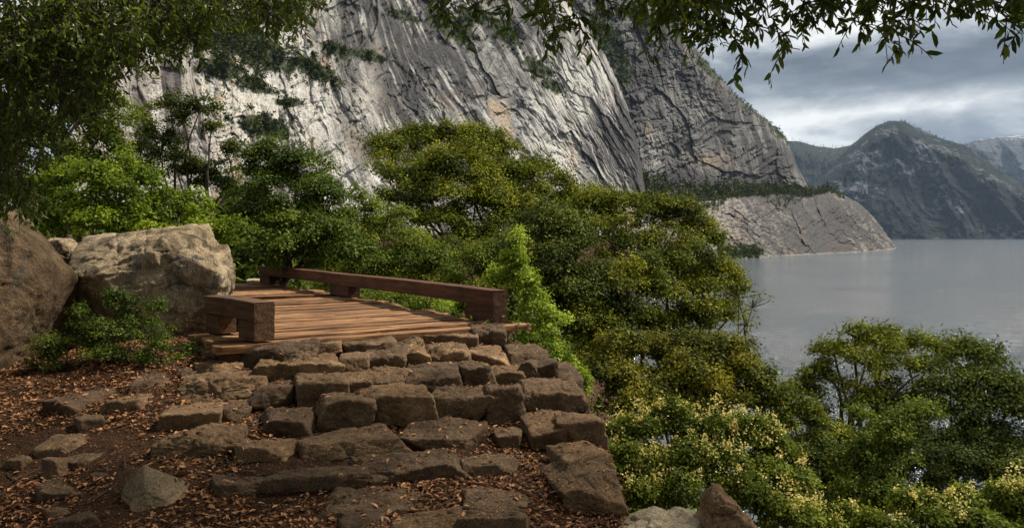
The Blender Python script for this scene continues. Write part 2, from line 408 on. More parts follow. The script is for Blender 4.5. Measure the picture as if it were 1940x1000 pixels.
def m_back(PX, row, stain, pale, warm, veg):
    nz = fbm(np.stack([PX / 16, row / 12, PX * 0 + 7], -1), 4)
    for b in VEG_BACK: veg = np.maximum(veg, sst(.4, .6, blob(PX, row, *b) + .5 * nz))
    stain = np.clip(stain * .7 + .62, 0, 1) ; pale = pale * .30; warm = np.clip(warm * .45, 0, 1)  # whole far wall darkened: its dimness under grazing light painted as extra stain
    stain = stain * (1 - .5 * blob(PX, row, 1240, 285, 28, 60, -10)); pale = np.maximum(pale, .6 * blob(PX, row, 1240, 285, 24, 60, -10) * (nz > -.05))
    warm = np.maximum(warm, .7 * blob(PX, row, 1340, 305, 40, 14, 10)); stain = stain * (1 - .5 * blob(PX, row, 1340, 305, 50, 18, 10))
    return stain, pale, warm, veg
def m_shelf(PX, row, stain, pale, warm, veg):
    nz = fbm(np.stack([PX / 16, row / 12, PX * 0 + 9], -1), 4)
    l = sst(1450, 1280, PX); nz2 = fbm(np.stack([PX / 9 - row / 14, row / 5 + PX / 30, PX * 0 + 19], -1), 5, .6)
    warm = np.clip(warm * .7 + .5 * l + .22, 0, 1); pale = np.clip(pale * .45 * (.6 + l), 0, 1)
    stain = np.clip(stain * (1 - .4 * l) + .25 * (1 - l) + .32 + .5 * sst(-.15, .2, nz2), 0, 1)
    veg = sst(.45, .65, blob(PX, row, 1395, 478, 50, 16) + .4 * nz)
    return stain, pale, warm, veg
def no_mask(PX, row, stain, pale, warm, veg): return stain * .25, np.clip(pale * .4 + .5, 0, 1), np.clip(warm + .3, 0, 1), veg

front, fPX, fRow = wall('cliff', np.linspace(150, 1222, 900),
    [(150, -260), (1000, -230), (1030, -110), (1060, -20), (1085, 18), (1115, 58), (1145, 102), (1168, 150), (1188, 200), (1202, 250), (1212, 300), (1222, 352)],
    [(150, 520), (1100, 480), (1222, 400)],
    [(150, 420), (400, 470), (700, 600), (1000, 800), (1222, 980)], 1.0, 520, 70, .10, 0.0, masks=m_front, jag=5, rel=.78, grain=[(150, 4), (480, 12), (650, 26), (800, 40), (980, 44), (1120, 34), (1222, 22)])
back, bPX, bRow = wall('cliff', np.linspace(1020, 1530, 520),
    [(1020, -90), (1100, -75), (1180, -45), (1225, -4), (1260, 33), (1290, 62), (1320, 94), (1345, 126), (1370, 156), (1400, 187), (1425, 207), (1450, 228), (1475, 247), (1490, 262), (1500, 287), (1512, 318), (1530, 352)],
    [(1020, 420), (1300, 400), (1530, 385)],
    [(1020, 1010), (1200, 1110), (1350, 1250), (1450, 1360), (1530, 1500)], .95, 420, 40, .09, 5.5, grain=(4, 24), masks=m_back)
shelf, sPX, sRow = wall('rock_shelf', np.linspace(1170, 1703, 520),
    [(1170, 352), (1245, 373), (1285, 388), (1335, 381), (1400, 371), (1480, 368), (1530, 372), (1570, 362), (1600, 370), (1630, 387), (1655, 411), (1680, 444), (1695, 464), (1703, 476)],
    [(1170, 512), (1350, 496), (1450, 490), (1550, 484), (1650, 478), (1703, 476.5)],
    [(1170, 760), (1350, 842), (1450, 965), (1550, 1099), (1650, 1300), (1703, 1500)], 0.9, 200, 30, .16, 8.3, grain=(40, 58), masks=m_shelf, rel=1.15, fine=1.7, fs=1.35,
    extra=lambda PX, row, d0: d0 * .0021 * (490 - row).clip(0, 130))
butt, uPX, uRow = wall('rock_buttress', np.linspace(140, 394, 240),
    [(140, 40), (220, 62), (300, 80), (345, 100), (362, 130), (375, 170), (386, 215), (394, 262)],
    [(140, 520), (394, 420)], [(140, 230), (394, 260)], .8, 220, 26, .14, 13.1, masks=no_mask, rel=.7, grain=(10, 12))

def hill_mat(name, rock_hi, forest_hi, rockness, snow=False):
    t = NT(name); v = t.obj()
    a = t.noise(v, .004, 8, .65, .4); b = t.noise(v, .02, 6, .7); c = t.voro(v, .085)
    geo = t.n('ShaderNodeNewGeometry').outputs['Normal']
    forest = t.ramp(c, (.15, tuple(k * 1.25 for k in forest_hi)), (.75, tuple(k * .4 for k in forest_hi)))
    rock = t.ramp(b, (.3, tuple(k * .45 for k in rock_hi)), (.7, rock_hi))
    col = t.mix(t.ramp(t.math('ADD', t.math('MULTIPLY', a, .6), t.math('MULTIPLY', b, .4)), (rockness, 0.0), (rockness + .05, .9)), forest, rock)
    if snow:
        z = t.n('ShaderNodeSeparateXYZ', {0: v}).outputs['Z']
        zz = t.math('ADD', t.math('MULTIPLY', t.math('SUBTRACT', z, 1250), .0008), t.math('MULTIPLY', t.noise(t.map(v, (1, 1, 1.6)), .006, 7, .75), 1.0))
        col = t.mix(t.ramp(zz, (.80, 0.0), (.815, 1.0)), col, (.75, .78, .8))
    t.bsdf(col, 1, t.bump(t.math('ADD', b, t.math('MULTIPLY', c, -1.0)), 9), .1)
    return t.m

def hill(name, p0, p1, T, D, lean, seed, mat, nc=520, nr=190, foot=470, amp=1.0):
    px = np.linspace(p0, p1, nc); t = np.interp(px, *zip(*T))
    t = t + 2.0 * fbm(np.stack([px / 9, px * 0 + seed, px * 0], -1), 4) * amp
    s = np.linspace(0, 1, nr)[:, None]
    row = foot + (t - foot)[None] * s; PX = np.broadcast_to(px, row.shape); hh = (HY - row) / F
    d = D * (1 + lean * np.maximum(hh, -.02)); q = np.clip(1 - (row - t[None]) / 34, 0, 1)
    d = d + D * .12 * (1 - np.sqrt(1 - np.minimum(q, .99) ** 2))
    m = D / F; u = (PX * m).ravel(); w = (row * m).ravel(); o = np.zeros_like(u) + seed
    th = R(28) * np.sign(PX.ravel() - 1690); ua = u * np.cos(th) - w * np.sin(th); wa = u * np.sin(th) + w * np.cos(th)
    wob = 90 * fbm(np.stack([u / 500, w / 500, o + 2], -1), 3)
    rid = fbm(np.stack([(ua + wob) / 330, wa / 900, o], -1), 5, ridged=True)
    fin = fbm(np.stack([u / 60, w / 60, o + 4], -1), 5, .6)
    d = d - (260 * rid + 60 * fin).reshape(row.shape) * amp * D / 6000
    V = np.stack([(PX - CX) / F * d, d, E + hh * d], -1).reshape(-1, 3)
    link(name, mesh_np(name, V, [grid_faces(nr, nc)[:, ::-1]]), mat, kind='structure')
    return V.reshape(nr, nc, 3)
H1 = hill('hill', 1440, 2350, [(1440, 470), (1500, 380), (1560, 330), (1590, 298), (1612, 276), (1640, 253), (1660, 239), (1685, 229), (1712, 230), (1740, 244), (1790, 265), (1830, 276), (1870, 304), (1900, 325), (1940, 348), (2000, 385), (2120, 440), (2350, 470)],
     5700, 1.1, 1.0, hill_mat('forested_granite_hill', (.135, .14, .155), (.009, .017, .013), .54))
H2 = hill('hill', 1380, 1720, [(1380, 262), (1490, 267), (1515, 268), (1545, 277), (1580, 281), (1612, 276), (1640, 300), (1720, 360)],
     7600, .9, 3.0, hill_mat('forested_far_ridge', (.16, .165, .17), (.022, .03, .022), .60), nc=260, nr=90)
H3 = hill('mountain', 1700, 2500, [(1700, 330), (1780, 300), (1832, 271), (1850, 265), (1890, 260), (1925, 257), (1960, 262), (2060, 250), (2500, 300)],
     11000, .9, 6.0, hill_mat('snow_patched_mountain', (.10, .107, .122), (.022, .027, .027), .46, snow=True), nc=420, nr=110)

# scrub and small trees on the rock: too many to count
def scrub(name, spots, mat):
    acc = Acc()
    for (c, r, n, h) in spots:
        k = RNG.normal(size=(n, 3)); k = unit(k) * (RNG.random((n, 1)) ** .5)
        pos = c + k * np.array([r, r, r * h]); pos[:, 2] += r * h * .6
        if h > 1.6: pos[:, :2] = c[:2] + (pos[:, :2] - c[:2]) * (1.05 - np.clip((pos[:, 2:3] - c[2]) / (r * h * 1.7), 0, 1)) * 1.1
        leaves(acc, pos, RNG.normal(size=(n, 3)), RNG.normal(size=(n, 3)) * .6 + (0, 0, 1), r * RNG.uniform(.45, .8, n), r * RNG.uniform(.35, .6, n), np.full(n, RNG.random()))
    link(name, acc.mesh(name, smooth=False), mat, kind='stuff')
SCRUB = leaf_mat('hillside_scrub', (.016, .024, .009), (.042, .056, .019), (.095, .105, .034), .1, .0)
def pick(V, PX, row, cx, cy):
    j = int(np.argmin(abs(PX[0] - cx))); i = int(np.argmin(abs(row[:, j] - cy)))
    return V[i, j].astype(float)
spots = []
for (cx, cy, rx, ry, an) in VEG_FRONT:
    for _ in range(int(rx * ry / 14)):
        a, b = RNG.normal(size=2) * .55; an_ = R(an)
        x = cx + a * rx * math.cos(an_) - b * ry * math.sin(an_); y = cy + a * rx * math.sin(an_) + b * ry * math.cos(an_)
        if 160 < x < 1190 and y > -40: spots.append((pick(front, fPX, fRow, x, y), RNG.uniform(1.2, 3.6), 26, RNG.uniform(.6, 1.0)))
for _ in range(650):
    x = RNG.uniform(380, 1190); y = RNG.uniform(-10, 330)
    spots.append((pick(front, fPX, fRow, x, y), .6 + 2.2 * RNG.random() ** 2, 18, .8))
scrub('scrub', spots, SCRUB)
spots = []
for (cx, cy, rx, ry, an) in VEG_BACK:
    for _ in range(int(rx * ry / 9)):
        a, b = RNG.normal(size=2) * .55; an_ = R(an)
        x = cx + a * rx * math.cos(an_) - b * ry * math.sin(an_); y = cy + a * rx * math.sin(an_) + b * ry * math.cos(an_)
        if 1030 < x < 1520: spots.append((pick(back, bPX, bRow, x, y), RNG.uniform(1.6, 4.2), 22, RNG.uniform(.7, 1.6)))
for _ in range(240):                                     # along the dome's skyline
    x = RNG.uniform(1225, 1495); j = int(np.argmin(abs(bPX[0] - x))); i = int(len(back) - 1 - abs(RNG.normal()) * 26)
    spots.append((back[i, j].astype(float), RNG.uniform(1.2, 3.4), 18, RNG.uniform(.8, 2.6)))
scrub('scrub', spots, SCRUB)
spots = []
for k in range(1500):                                    # wooded terrace above the shelf
    x = 1180 + 400 * RNG.random(); j = int(np.argmin(abs(sPX[0] - x)))
    base = shelf[-1, j].astype(float)
    up = RNG.random() ** 1.3; hmax = np.interp(x, (1180, 1250, 1330, 1420, 1500, 1560, 1590), (40, 44, 36, 26, 20, 10, 0))
    row_off = hmax * up
    c = base + np.array([0, 40 * up - 6, row_off / F * base[1] - 3]); c[0] = c[0] * c[1] / base[1]
    spots.append((c, 1.4 + 5 * RNG.random() ** 2.2, 26, RNG.uniform(.8, 2.4)))
for k in range(700):
    x = RNG.uniform(1180, 1600); j = int(np.argmin(abs(sPX[0] - x))); y = sRow[-1, j] + abs(RNG.normal()) * 11 * max(0.15, math.sin(x / 23.0) + .4)
    spots.append((pick(shelf, sPX, sRow, x, y), RNG.uniform(1.2, 4.0), 24, RNG.uniform(.8, 2.0)))
for k in range(420):
    x = RNG.uniform(1360, 1450); y = 480 + RNG.normal() * 7 - abs(RNG.normal()) * 2
    if blob(np.array(x), np.array(y), 1398, 478, 46, 18) > .35: spots.append((pick(shelf, sPX, sRow, x, y), RNG.uniform(1.2, 2.8), 24, .8))
for k in range(260):
    x = RNG.uniform(1240, 1690); y = RNG.uniform(375, 470)
    j = int(np.argmin(abs(sPX[0] - x)))
    if y > sRow[-1, j]: spots.append((pick(shelf, sPX, sRow, x, y), RNG.uniform(.7, 2.0), 14, .9))
scrub('scrub', spots, SCRUB)
spots = []
for H, n, r0 in ((H1, 900, 9), (H2, 260, 12)):
    for k in range(n):
        j = RNG.integers(0, H.shape[1]); i = H.shape[0] - 1 - int(abs(RNG.normal()) * 7)
        spots.append((H[i, j].astype(float), RNG.uniform(.6, 1.1) * r0, 14, RNG.uniform(1.2, 2.6)))
scrub('treeline', spots, leaf_mat('far_conifers', (.010, .016, .012), (.018, .026, .018), (.03, .04, .024), .0, .0))

# ------------------------------------------------------------------ trees and shrubs
BARK = bark_mat('grey_brown_bark', (.035, .026, .02), (.13, .10, .075))
PALEBARK = bark_mat('pale_bare_twig', (.16, .12, .085), (.34, .27, .19))
ML = dict(
    olive=leaf_mat('olive_oak_leaves', (.022, .034, .005), (.098, .118, .011), (.28, .275, .019), .28),
    green=leaf_mat('deep_green_leaves', (.020, .036, .006), (.068, .105, .014), (.16, .20, .025), .28),
    dark=leaf_mat('dark_evergreen_leaves', (.016, .028, .006), (.058, .080, .013), (.16, .175, .022), .25),
    bright=leaf_mat('bright_spring_leaves', (.04, .07, .005), (.125, .185, .011), (.27, .33, .025), .42),
    herb=leaf_mat('yellow_green_herb_leaves', (.038, .055, .006), (.11, .142, .013), (.23, .255, .03), .36),
    lime=leaf_mat('lime_sapling_leaves', (.07, .11, .008), (.23, .31, .025), (.44, .52, .085), .45),
    gold=leaf_mat('golden_olive_leaves', (.022, .031, .005), (.085, .092, .010), (.27, .235, .018), .3),
    mid=leaf_mat('mid_green_leaves', (.03, .052, .007), (.10, .135, .015), (.22, .25, .03), .34),
    flower=leaf_mat('cream_blossom', (.5, .38, .12), (.78, .65, .25), (.9, .8, .42), .3, 0),
    near=leaf_mat('glossy_oak_leaves', (.03, .054, .007), (.088, .128, .014), (.205, .23, .026), .48, .03, .45),
)

def lobe(px, py, rx, ry, d, fat=.85):
    return (*P(px, py, d), rx / F * d, fat * rx / F * d, ry / F * d)

def bez(a, b, bend, n=8):
    a = np.asarray(a, float); b = np.asarray(b, float); t = np.linspace(0, 1, n)[:, None]
    m = (a + b) / 2 + bend
    return (1 - t) ** 2 * a + 2 * t * (1 - t) * m + t * t * b

def plant(name, label, cat, base, lobes, mat, leaf=.06, dens=1.0, group=None, seed=0, trunk_r=.12, stems=1, per=46, spread=.30, barem=None,
          part_crown='crown', part_wood='trunk', flowers=0, fl_mat=None, hollow=.45, aspect=.62, droop=0.0, twigs=3, gap=.0, pad=1.0):
    rng = np.random.default_rng(seed + 100)
    base = np.asarray(base, float)
    root = thing(name, label, cat, base, group)
    cr = Acc(); wd = Acc(); fl = Acc()
    lob = np.asarray(lobes); cen = lob[:, :3].mean(0)
    top = lob[:, 2].max()
    forks = []
    for sidx in range(stems):
        off = np.array([rng.normal() * .25, rng.normal() * .2, 0]) * (stems > 1) * trunk_r * 8
        fork = base + off * 1.6 + (cen - base) * rng.uniform(.35, .5) + rng.normal(size=3) * .12 * np.linalg.norm(cen - base) * np.array([1, 1, .3])
        rr = trunk_r * (1 if stems == 1 else rng.uniform(.55, .9))
        tube(wd, bez(base + off - (0, 0, .25), fork, rng.normal(size=3) * .2 * (1, 1, 0) * abs(fork[2] - base[2]), 10), np.linspace(rr * 1.25, rr * .75, 10), 9, wob=.05)
        forks.append((fork, rr * .75))
    for (x, y, z, rx, ry, rz) in lob:
        c = np.array([x, y, z]); fk, fr = forks[int(np.argmin([np.linalg.norm(f[0] - c) for f in forks]))]
        ln = np.linalg.norm(c - fk)
        tube(wd, bez(fk, c, rng.normal(size=3) * .2 * ln + (0, 0, -.08 * ln), 12) + np.cumsum(rng.normal(size=(12, 3)), 0) * .012 * ln * np.sin(np.linspace(0, np.pi, 12))[:, None], np.linspace(fr * .62, fr * .16, 12), 6, wob=.06)
        area = (rx * ry + rx * rz + ry * rz) / 3
        nt = max(10, int(dens * 19 * area / (spread * spread)))
        npad = int(rng.integers(9, 14))                     # the crown is made of separate leafy pads with gaps between them
        pd = rng.normal(size=(npad, 3)); pd[:, 2] = pd[:, 2] * .9 + .2; pd = unit(pd)
        pr = rng.uniform(.26, .46, npad) * pad; pc = c + pd * rng.uniform(.5, 1.04, npad)[:, None] * (rx, ry, rz)
        w = rng.choice(npad, nt, p=pr ** 2 / (pr ** 2).sum())
        dr = rng.normal(size=(nt, 3)); dr[:, 2] = dr[:, 2] * .8 + .35; dr = unit(dr)
        rad = (hollow + (1 - hollow) * rng.random(nt) ** .5) * (1 + .3 * perlin(dr * 2.2 + w[:, None] * 3.7))
        tc = pc[w] + dr * (rad * pr[w])[:, None] * (rx, ry, rz * .66)
        if gap: keep = perlin(tc / rx * 1.7 + rng.random(3) * 50) > -gap; dr, tc, nt, w = dr[keep], tc[keep], int(keep.sum()), w[keep]
        ptint = rng.normal(0, .17, npad)
        for k in rng.choice(nt, min(nt, twigs), replace=False):
            tube(wd, bez(c, tc[k], rng.normal(size=3) * .1 * rx, 5), np.linspace(fr * .25, fr * .07 + .002, 5), 4)
        size = spread * rng.uniform(.6, 1.35, nt)
        tint = np.clip(rng.normal(.5, .13, nt) + ptint[w] + .22 * perlin(tc * .9 + 7), 0, 1)
        n = rng.poisson(per * 2.3, nt); idx = np.repeat(np.arange(nt), n); M = len(idx)
        off = rng.normal(size=(M, 3)) * .36; off[:, 2] = np.abs(off[:, 2]) * .95 - .30 * (off[:, 0] ** 2 + off[:, 1] ** 2) - .06
        pos = tc[idx] + off * size[idx][:, None]
        nor = unit(off + (0, 0, .12)) * 1.0 + dr[idx] * .35 + (0, 0, .35) + rng.normal(size=(M, 3)) * .42
        dirs = unit(np.cross(nor, rng.normal(size=(M, 3)))) + unit(off) * .55 - np.array([0, 0, droop])
        L = leaf * .92 * rng.uniform(.65, 1.35, M)
        leaves(cr, pos, dirs, nor, L, L * aspect * rng.uniform(.8, 1.2, M), np.clip(tint[idx] + rng.normal(size=M) * .05, 0, 1))
        if flowers:
            w = np.where((dr[:, 2] > .1) & (rng.random(nt) < flowers))[0]
            for k in w:
                m = rng.integers(22, 52); fc = tc[k] + rng.normal(size=3) * size[k] * .3 + dr[k] * size[k] * .5 + (0, 0, rng.uniform(.02, .10))
                o = rng.normal(size=(m, 3)) * .5 * np.array([.06, .06, .075]) * rng.uniform(.6, 1.35)
                leaves(fl, fc + o, rng.normal(size=(m, 3)) + (0, 0, .6), rng.normal(size=(m, 3)), rng.uniform(.016, .028, m), rng.uniform(.014, .023, m), rng.random(m))
    link(part_wood, wd.mesh('wood', origin=base), barem or BARK, root)
    link(part_crown, cr.mesh('leaves', smooth=False, origin=base), mat, root)
    if flowers: link('blossom', fl.mesh('blossom', smooth=False, origin=base), fl_mat or ML['flower'], root, kind='stuff')
    return root

def gpt(px, d, dz=0.0):
    x = (px - CX) / F * d
    return np.array([x, d, float(ground_z(x, d, False)[0]) + dz])

G_BACK = 'trees beyond the bridge'
# the big olive oak in the middle
d = 24
plant('oak_tree', 'tall olive-green oak with a broad domed crown against the grey cliff', 'tree', gpt(900, d),
      [lobe(*a, d + z) for a, z in [((738, 292, 48, 34), 0), ((790, 268, 46, 30), 1), ((845, 262, 50, 26), .5), ((905, 276, 48, 30), 1), ((955, 284, 40, 28), .5), ((770, 330, 66, 40), -1),
       ((860, 318, 70, 44), -1.5), ((950, 330, 66, 40), -1), ((1010, 338, 52, 34), .5), ((1060, 365, 50, 34), .5), ((1105, 385, 42, 30), 1), ((800, 390, 72, 42), -2), ((900, 385, 80, 46), -2.2),
       ((1000, 395, 70, 44), -1.6), ((850, 450, 80, 42), -2.4), ((950, 450, 80, 46), -2.6), ((1050, 440, 66, 44), -1.5)]],
      ML['olive'], .085, 1.0, G_BACK, 1, .2, 2, 44, .42)
# the trees right of it, above the lake
d = 18.5
plant('oak_tree', 'dark olive tree to the right of the domed oak, leaning out over the lake', 'tree', gpt(1200, d),
      [lobe(*a, d + z) for a, z in [((1130, 395, 52, 34), 1), ((1185, 398, 50, 30), .5), ((1240, 408, 50, 34), 0), ((1285, 425, 42, 42), 0), ((1325, 452, 34, 46), 0), ((1150, 450, 62, 44), -.5), ((1230, 470, 70, 48), -1),
       ((1300, 505, 58, 50), -.6), ((1345, 520, 46, 46), .3), ((1390, 545, 34, 32), .6), ((1180, 530, 72, 52), -1.6), ((1265, 560, 66, 52), -1.4), ((1335, 585, 54, 42), -.6), ((1395, 590, 30, 22), .2), ((1200, 600, 76, 46), -1.8), ((1290, 630, 62, 40), -1)]],
      ML['olive'], .07, 1.0, G_BACK, 2, .17, 2, 44, .34)
d = 17
plant('oak_tree', 'deep green tree behind the bright sapling at the bridge end', 'tree', gpt(1060, d),
      [lobe(*a, d + z) for a, z in [((1030, 425, 46, 40), 0), ((1075, 440, 50, 46), 0), ((1010, 490, 60, 50), .5), ((1080, 510, 70, 56), -.6), ((1110, 570, 62, 50), -.8), ((1060, 600, 62, 46), -.4), ((1120, 640, 60, 44), -1), ((1160, 560, 50, 46), -.6)]],
      ML['dark'], .065, 1.05, G_BACK, 3, .14, 2, 46, .32)
plant('bare_tree', 'grey leafless twiggy branch fanning out over the lake', 'tree', gpt(1330, 16.8),
      [lobe(1400, 565, 40, 26, 16.5), lobe(1425, 582, 30, 34, 16.5), lobe(1415, 615, 24, 30, 16.5)], ML['olive'], .05, .12, None, 31, .06, 1, 6, .2, twigs=60)
# golden bush tree lower right of centre
d = 12.6
plant('oak_tree', 'golden olive bushy tree above the white flowering shrub', 'tree', gpt(1250, d),
      [lobe(*a, d + z) for a, z in [((1180, 665, 52, 30), 0), ((1240, 655, 56, 30), .3), ((1300, 668, 60, 30), 0), ((1360, 672, 56, 32), .3), ((1410, 690, 44, 34), .4), ((1150, 705, 46, 34), -.4), ((1220, 715, 66, 38), -.6),
       ((1300, 725, 72, 38), -.6), ((1380, 735, 62, 36), -.3), ((1200, 765, 66, 34), -.8), ((1290, 780, 66, 36), -.6), ((1420, 740, 36, 34), .3)]],
      ML['gold'], .055, 1.0, None, 4, .1, 3, 44, .24)
# lime sapling beside the bridge
d = 10.6
plant('sapling', 'slender lime-green sapling beside the right end of the bridge', 'sapling', gpt(1030, d),
      [lobe(*a, d + z) for a, z in [((982, 462, 12, 20), 0), ((975, 495, 20, 22), 0), ((955, 528, 26, 24), .1), ((992, 530, 22, 26), 0), ((1010, 575, 28, 30), 0), ((1045, 600, 26, 26), .1), ((1025, 640, 44, 32), 0), ((1060, 680, 36, 32), -.1), ((1085, 725, 34, 32), -.2), ((1020, 680, 36, 30), .1), ((905, 575, 34, 14), .6), ((850, 580, 30, 10), .9)]],
      ML['lime'], .042, .85, None, 5, .03, 2, 40, .13, hollow=.2)
# left of the oak, behind the bridge
d = 16
plant('oak_tree', 'rounded deep green tree behind the far end of the bridge', 'tree', gpt(560, d),
      [lobe(*a, d + z) for a, z in [((520, 300, 44, 30), 0), ((565, 318, 50, 34), 0), ((610, 345, 34, 30), .3), ((495, 350, 46, 40), .3), ((560, 370, 62, 42), -.4), ((620, 400, 44, 36), 0), ((520, 415, 62, 42), -.6), ((600, 440, 62, 40), -.6), ((540, 470, 66, 36), -1), ((640, 480, 60, 34), -.6)]],
      ML['green'], .062, 1.0, G_BACK, 6, .13, 2, 44, .3)
d = 17.5
plant('oak_tree', 'loose olive bush below the pale cliff scar, left of the domed oak', 'tree', gpt(700, d),
      [lobe(*a, d + z) for a, z in [((672, 375, 24, 26), 0), ((700, 400, 30, 24), 0), ((660, 425, 36, 28), 0), ((730, 430, 46, 32), -.3), ((680, 470, 56, 36), -.6), ((760, 470, 56, 38), -.6), ((720, 510, 66, 30), -1), ((800, 500, 60, 36), -1), ((870, 510, 56, 34), -1), ((930, 500, 50, 40), -.8)]],
      ML['mid'], .06, .95, G_BACK, 7, .08, 3, 40, .28, gap=.1)
d = 18.6
plant('shrub', 'low mid-green shrub growing between the boulder and the bridge rail', 'shrub', gpt(440, d),
      [lobe(*a, d + z) for a, z in [((445, 400, 50, 36), .5), ((400, 420, 44, 30), .5), ((470, 450, 44, 36), 0), ((430, 470, 40, 30), 0), ((500, 490, 36, 20), .5), ((570, 500, 40, 14), 2.0), ((490, 512, 40, 20), .5), ((530, 500, 40, 20), 1.0), ((650, 515, 44, 14), 1.5), ((740, 535, 50, 16), .5)]],
      ML['mid'], .05, 1.0, None, 8, .05, 3, 42, .24)
d = 20
plant('shrub', 'mixed olive thicket filling the hollow behind the long bridge rail', 'shrub', gpt(820, d),
      [lobe(*a, d + z) for a, z in [((640, 440, 60, 40), 1), ((720, 460, 60, 40), .6), ((800, 470, 60, 44), .4), ((880, 480, 60, 44), .2), ((960, 480, 60, 44), 0), ((700, 520, 70, 36), -.6), ((790, 530, 70, 36), -.8), ((880, 545, 70, 40), -1), ((960, 560, 66, 46), -1), ((620, 490, 60, 34), .2), ((540, 440, 60, 40), .6), ((460, 420, 60, 40), 1), ((1000, 620, 60, 40), -1.4), ((930, 610, 60, 40), -1.6), ((1010, 520, 56, 44), -3.6), ((1065, 560, 56, 46), -3.8), ((1120, 610, 56, 46), -4), ((1100, 680, 60, 44), -4.4), ((1150, 640, 50, 40), -4)]],
      ML['olive'], .06, .9, None, 36, .06, 5, 42, .3)
plant('shrub', 'low leafy shrubs growing along the outer side of the long bridge rail', 'shrub', gpt(790, 12.5),
      [lobe(*a) for a in [(640, 552, 50, 16, 15.2), (700, 562, 50, 18, 14), (755, 574, 50, 20, 13), (815, 588, 50, 20, 12), (870, 602, 46, 20, 11.2), (790, 610, 60, 24, 12.4), (720, 590, 60, 22, 13.6), (920, 640, 40, 24, 10.9)]],
      ML['mid'], .045, 1.0, None, 37, .03, 5, 40, .2)
# twisted tree with visible limbs
d = 17.5
plant('twisted_tree', 'dark twisted tree with bare limbs showing beneath thin tufts', 'tree', gpt(300, d),
      [lobe(*a, d + z) for a, z in [((322, 192, 26, 16), 0), ((380, 205, 34, 18), 0), ((345, 225, 30, 16), .2), ((275, 222, 26, 22), .3), ((300, 262, 40, 26), .3), ((400, 240, 20, 14), 0), ((265, 300, 40, 30), 0), ((330, 310, 46, 26), 0), ((390, 330, 46, 30), .3), ((430, 290, 26, 20), .6), ((450, 340, 40, 34), .6)]],
      ML['dark'], .06, 1.0, None, 9, .13, 3, 34, .24, gap=.12, twigs=8)
# green trees at left
d = 15
plant('oak_tree', 'mid-green tree on the left, half hidden behind overhanging oak leaves', 'tree', gpt(150, d),
      [lobe(*a, d + z) for a, z in [((190, 180, 44, 36), 0), ((215, 230, 34, 34), 0), ((150, 230, 50, 50), .3), ((190, 285, 50, 40), -.3), ((120, 300, 50, 44), -.3), ((220, 335, 40, 30), -.3), ((60, 260, 60, 60), .5), ((50, 350, 60, 56), .3), ((-10, 300, 60, 80), .3), ((80, 425, 50, 46), .2)]],
      ML['mid'], .058, 1.0, None, 10, .14, 1, 44, .28)
d = 12.4
plant('shrub', 'bright green leafy shrub rising behind the big boulder', 'shrub', gpt(210, d),
      [lobe(*a, d + z) for a, z in [((170, 345, 40, 28), 0), ((215, 370, 44, 34), 0), ((140, 390, 40, 36), .2), ((280, 335, 22, 22), .3), ((265, 385, 38, 34), 0), ((180, 425, 52, 30), -.3), ((320, 385, 40, 30), .3), ((250, 440, 60, 26), -.3), ((340, 430, 48, 26), .2), ((110, 440, 40, 34), .2), ((380, 390, 34, 26), .5), ((120, 345, 44, 40), .4), ((230, 320, 34, 24), .5), ((420, 440, 44, 26), .3), ((90, 395, 40, 44), .3)]],
      ML['bright'], .055, 1.0, None, 11, .05, 4, 42, .2, gap=.06)
# right: trees on the bank below
d = 15.5
plant('oak_tree', 'spreading dark oak on the lakeside bank with its trunk showing', 'tree', gpt(1600, d) - (0, 0, .6),
      [lobe(*a, d + z) for a, z in [((1620, 640, 34, 22), 0), ((1660, 650, 42, 26), .3), ((1710, 652, 40, 24), .3), ((1580, 668, 34, 24), .3), ((1640, 690, 48, 28), -.4), ((1720, 690, 50, 30), -.2), ((1775, 668, 36, 26), .3), ((1560, 715, 40, 26), 0), ((1625, 740, 40, 24), -.4),
       ((1690, 745, 50, 28), -.4), ((1520, 745, 36, 26), .2), ((1500, 800, 36, 36), .4), ((1560, 800, 34, 26), -.2), ((1700, 800, 46, 28), -.6), ((1760, 780, 50, 34), -.6), ((1660, 770, 50, 30), -.6)]],
      ML['olive'], .06, 1.0, None, 12, .15, 2, 42, .27, gap=.22)
d = 14
plant('oak_tree', 'dense dark oak crown at the right edge above the water', 'tree', gpt(1860, d) - (0, 0, .6),
      [lobe(*a, d + z) for a, z in [((1815, 672, 36, 24), 0), ((1860, 682, 34, 28), 0), ((1800, 720, 50, 34), -.3), ((1870, 730, 56, 36), -.4), ((1925, 745, 44, 34), 0), ((1820, 775, 56, 36), -.6), ((1900, 795, 56, 40), -.7), ((1850, 850, 60, 36), -.9), ((1930, 865, 44, 40), -.8), ((1780, 850, 34, 26), -.5)]],
      ML['dark'], .06, 1.0, None, 13, .15, 2, 46, .28)
d = 13
plant('oak_tree', 'thin olive tree between the golden bush and the spreading dark oak', 'tree', gpt(1500, d) - (0, 0, .4),
      [lobe(*a, d + z) for a, z in [((1485, 760, 30, 26), 0), ((1530, 790, 30, 26), 0), ((1470, 815, 34, 30), -.2), ((1530, 850, 40, 30), -.3), ((1590, 840, 34, 30), 0), ((1600, 900, 50, 34), -.6), ((1450, 780, 40, 34), -.2), ((1480, 860, 44, 36), -.3), ((1440, 720, 30, 24), -.1), ((1540, 920, 44, 34), -.6), ((1680, 860, 40, 30), -.3)]],
      ML['olive'], .052, 1.1, None, 14, .07, 3, 40, .22, gap=.25)
d = 12.5
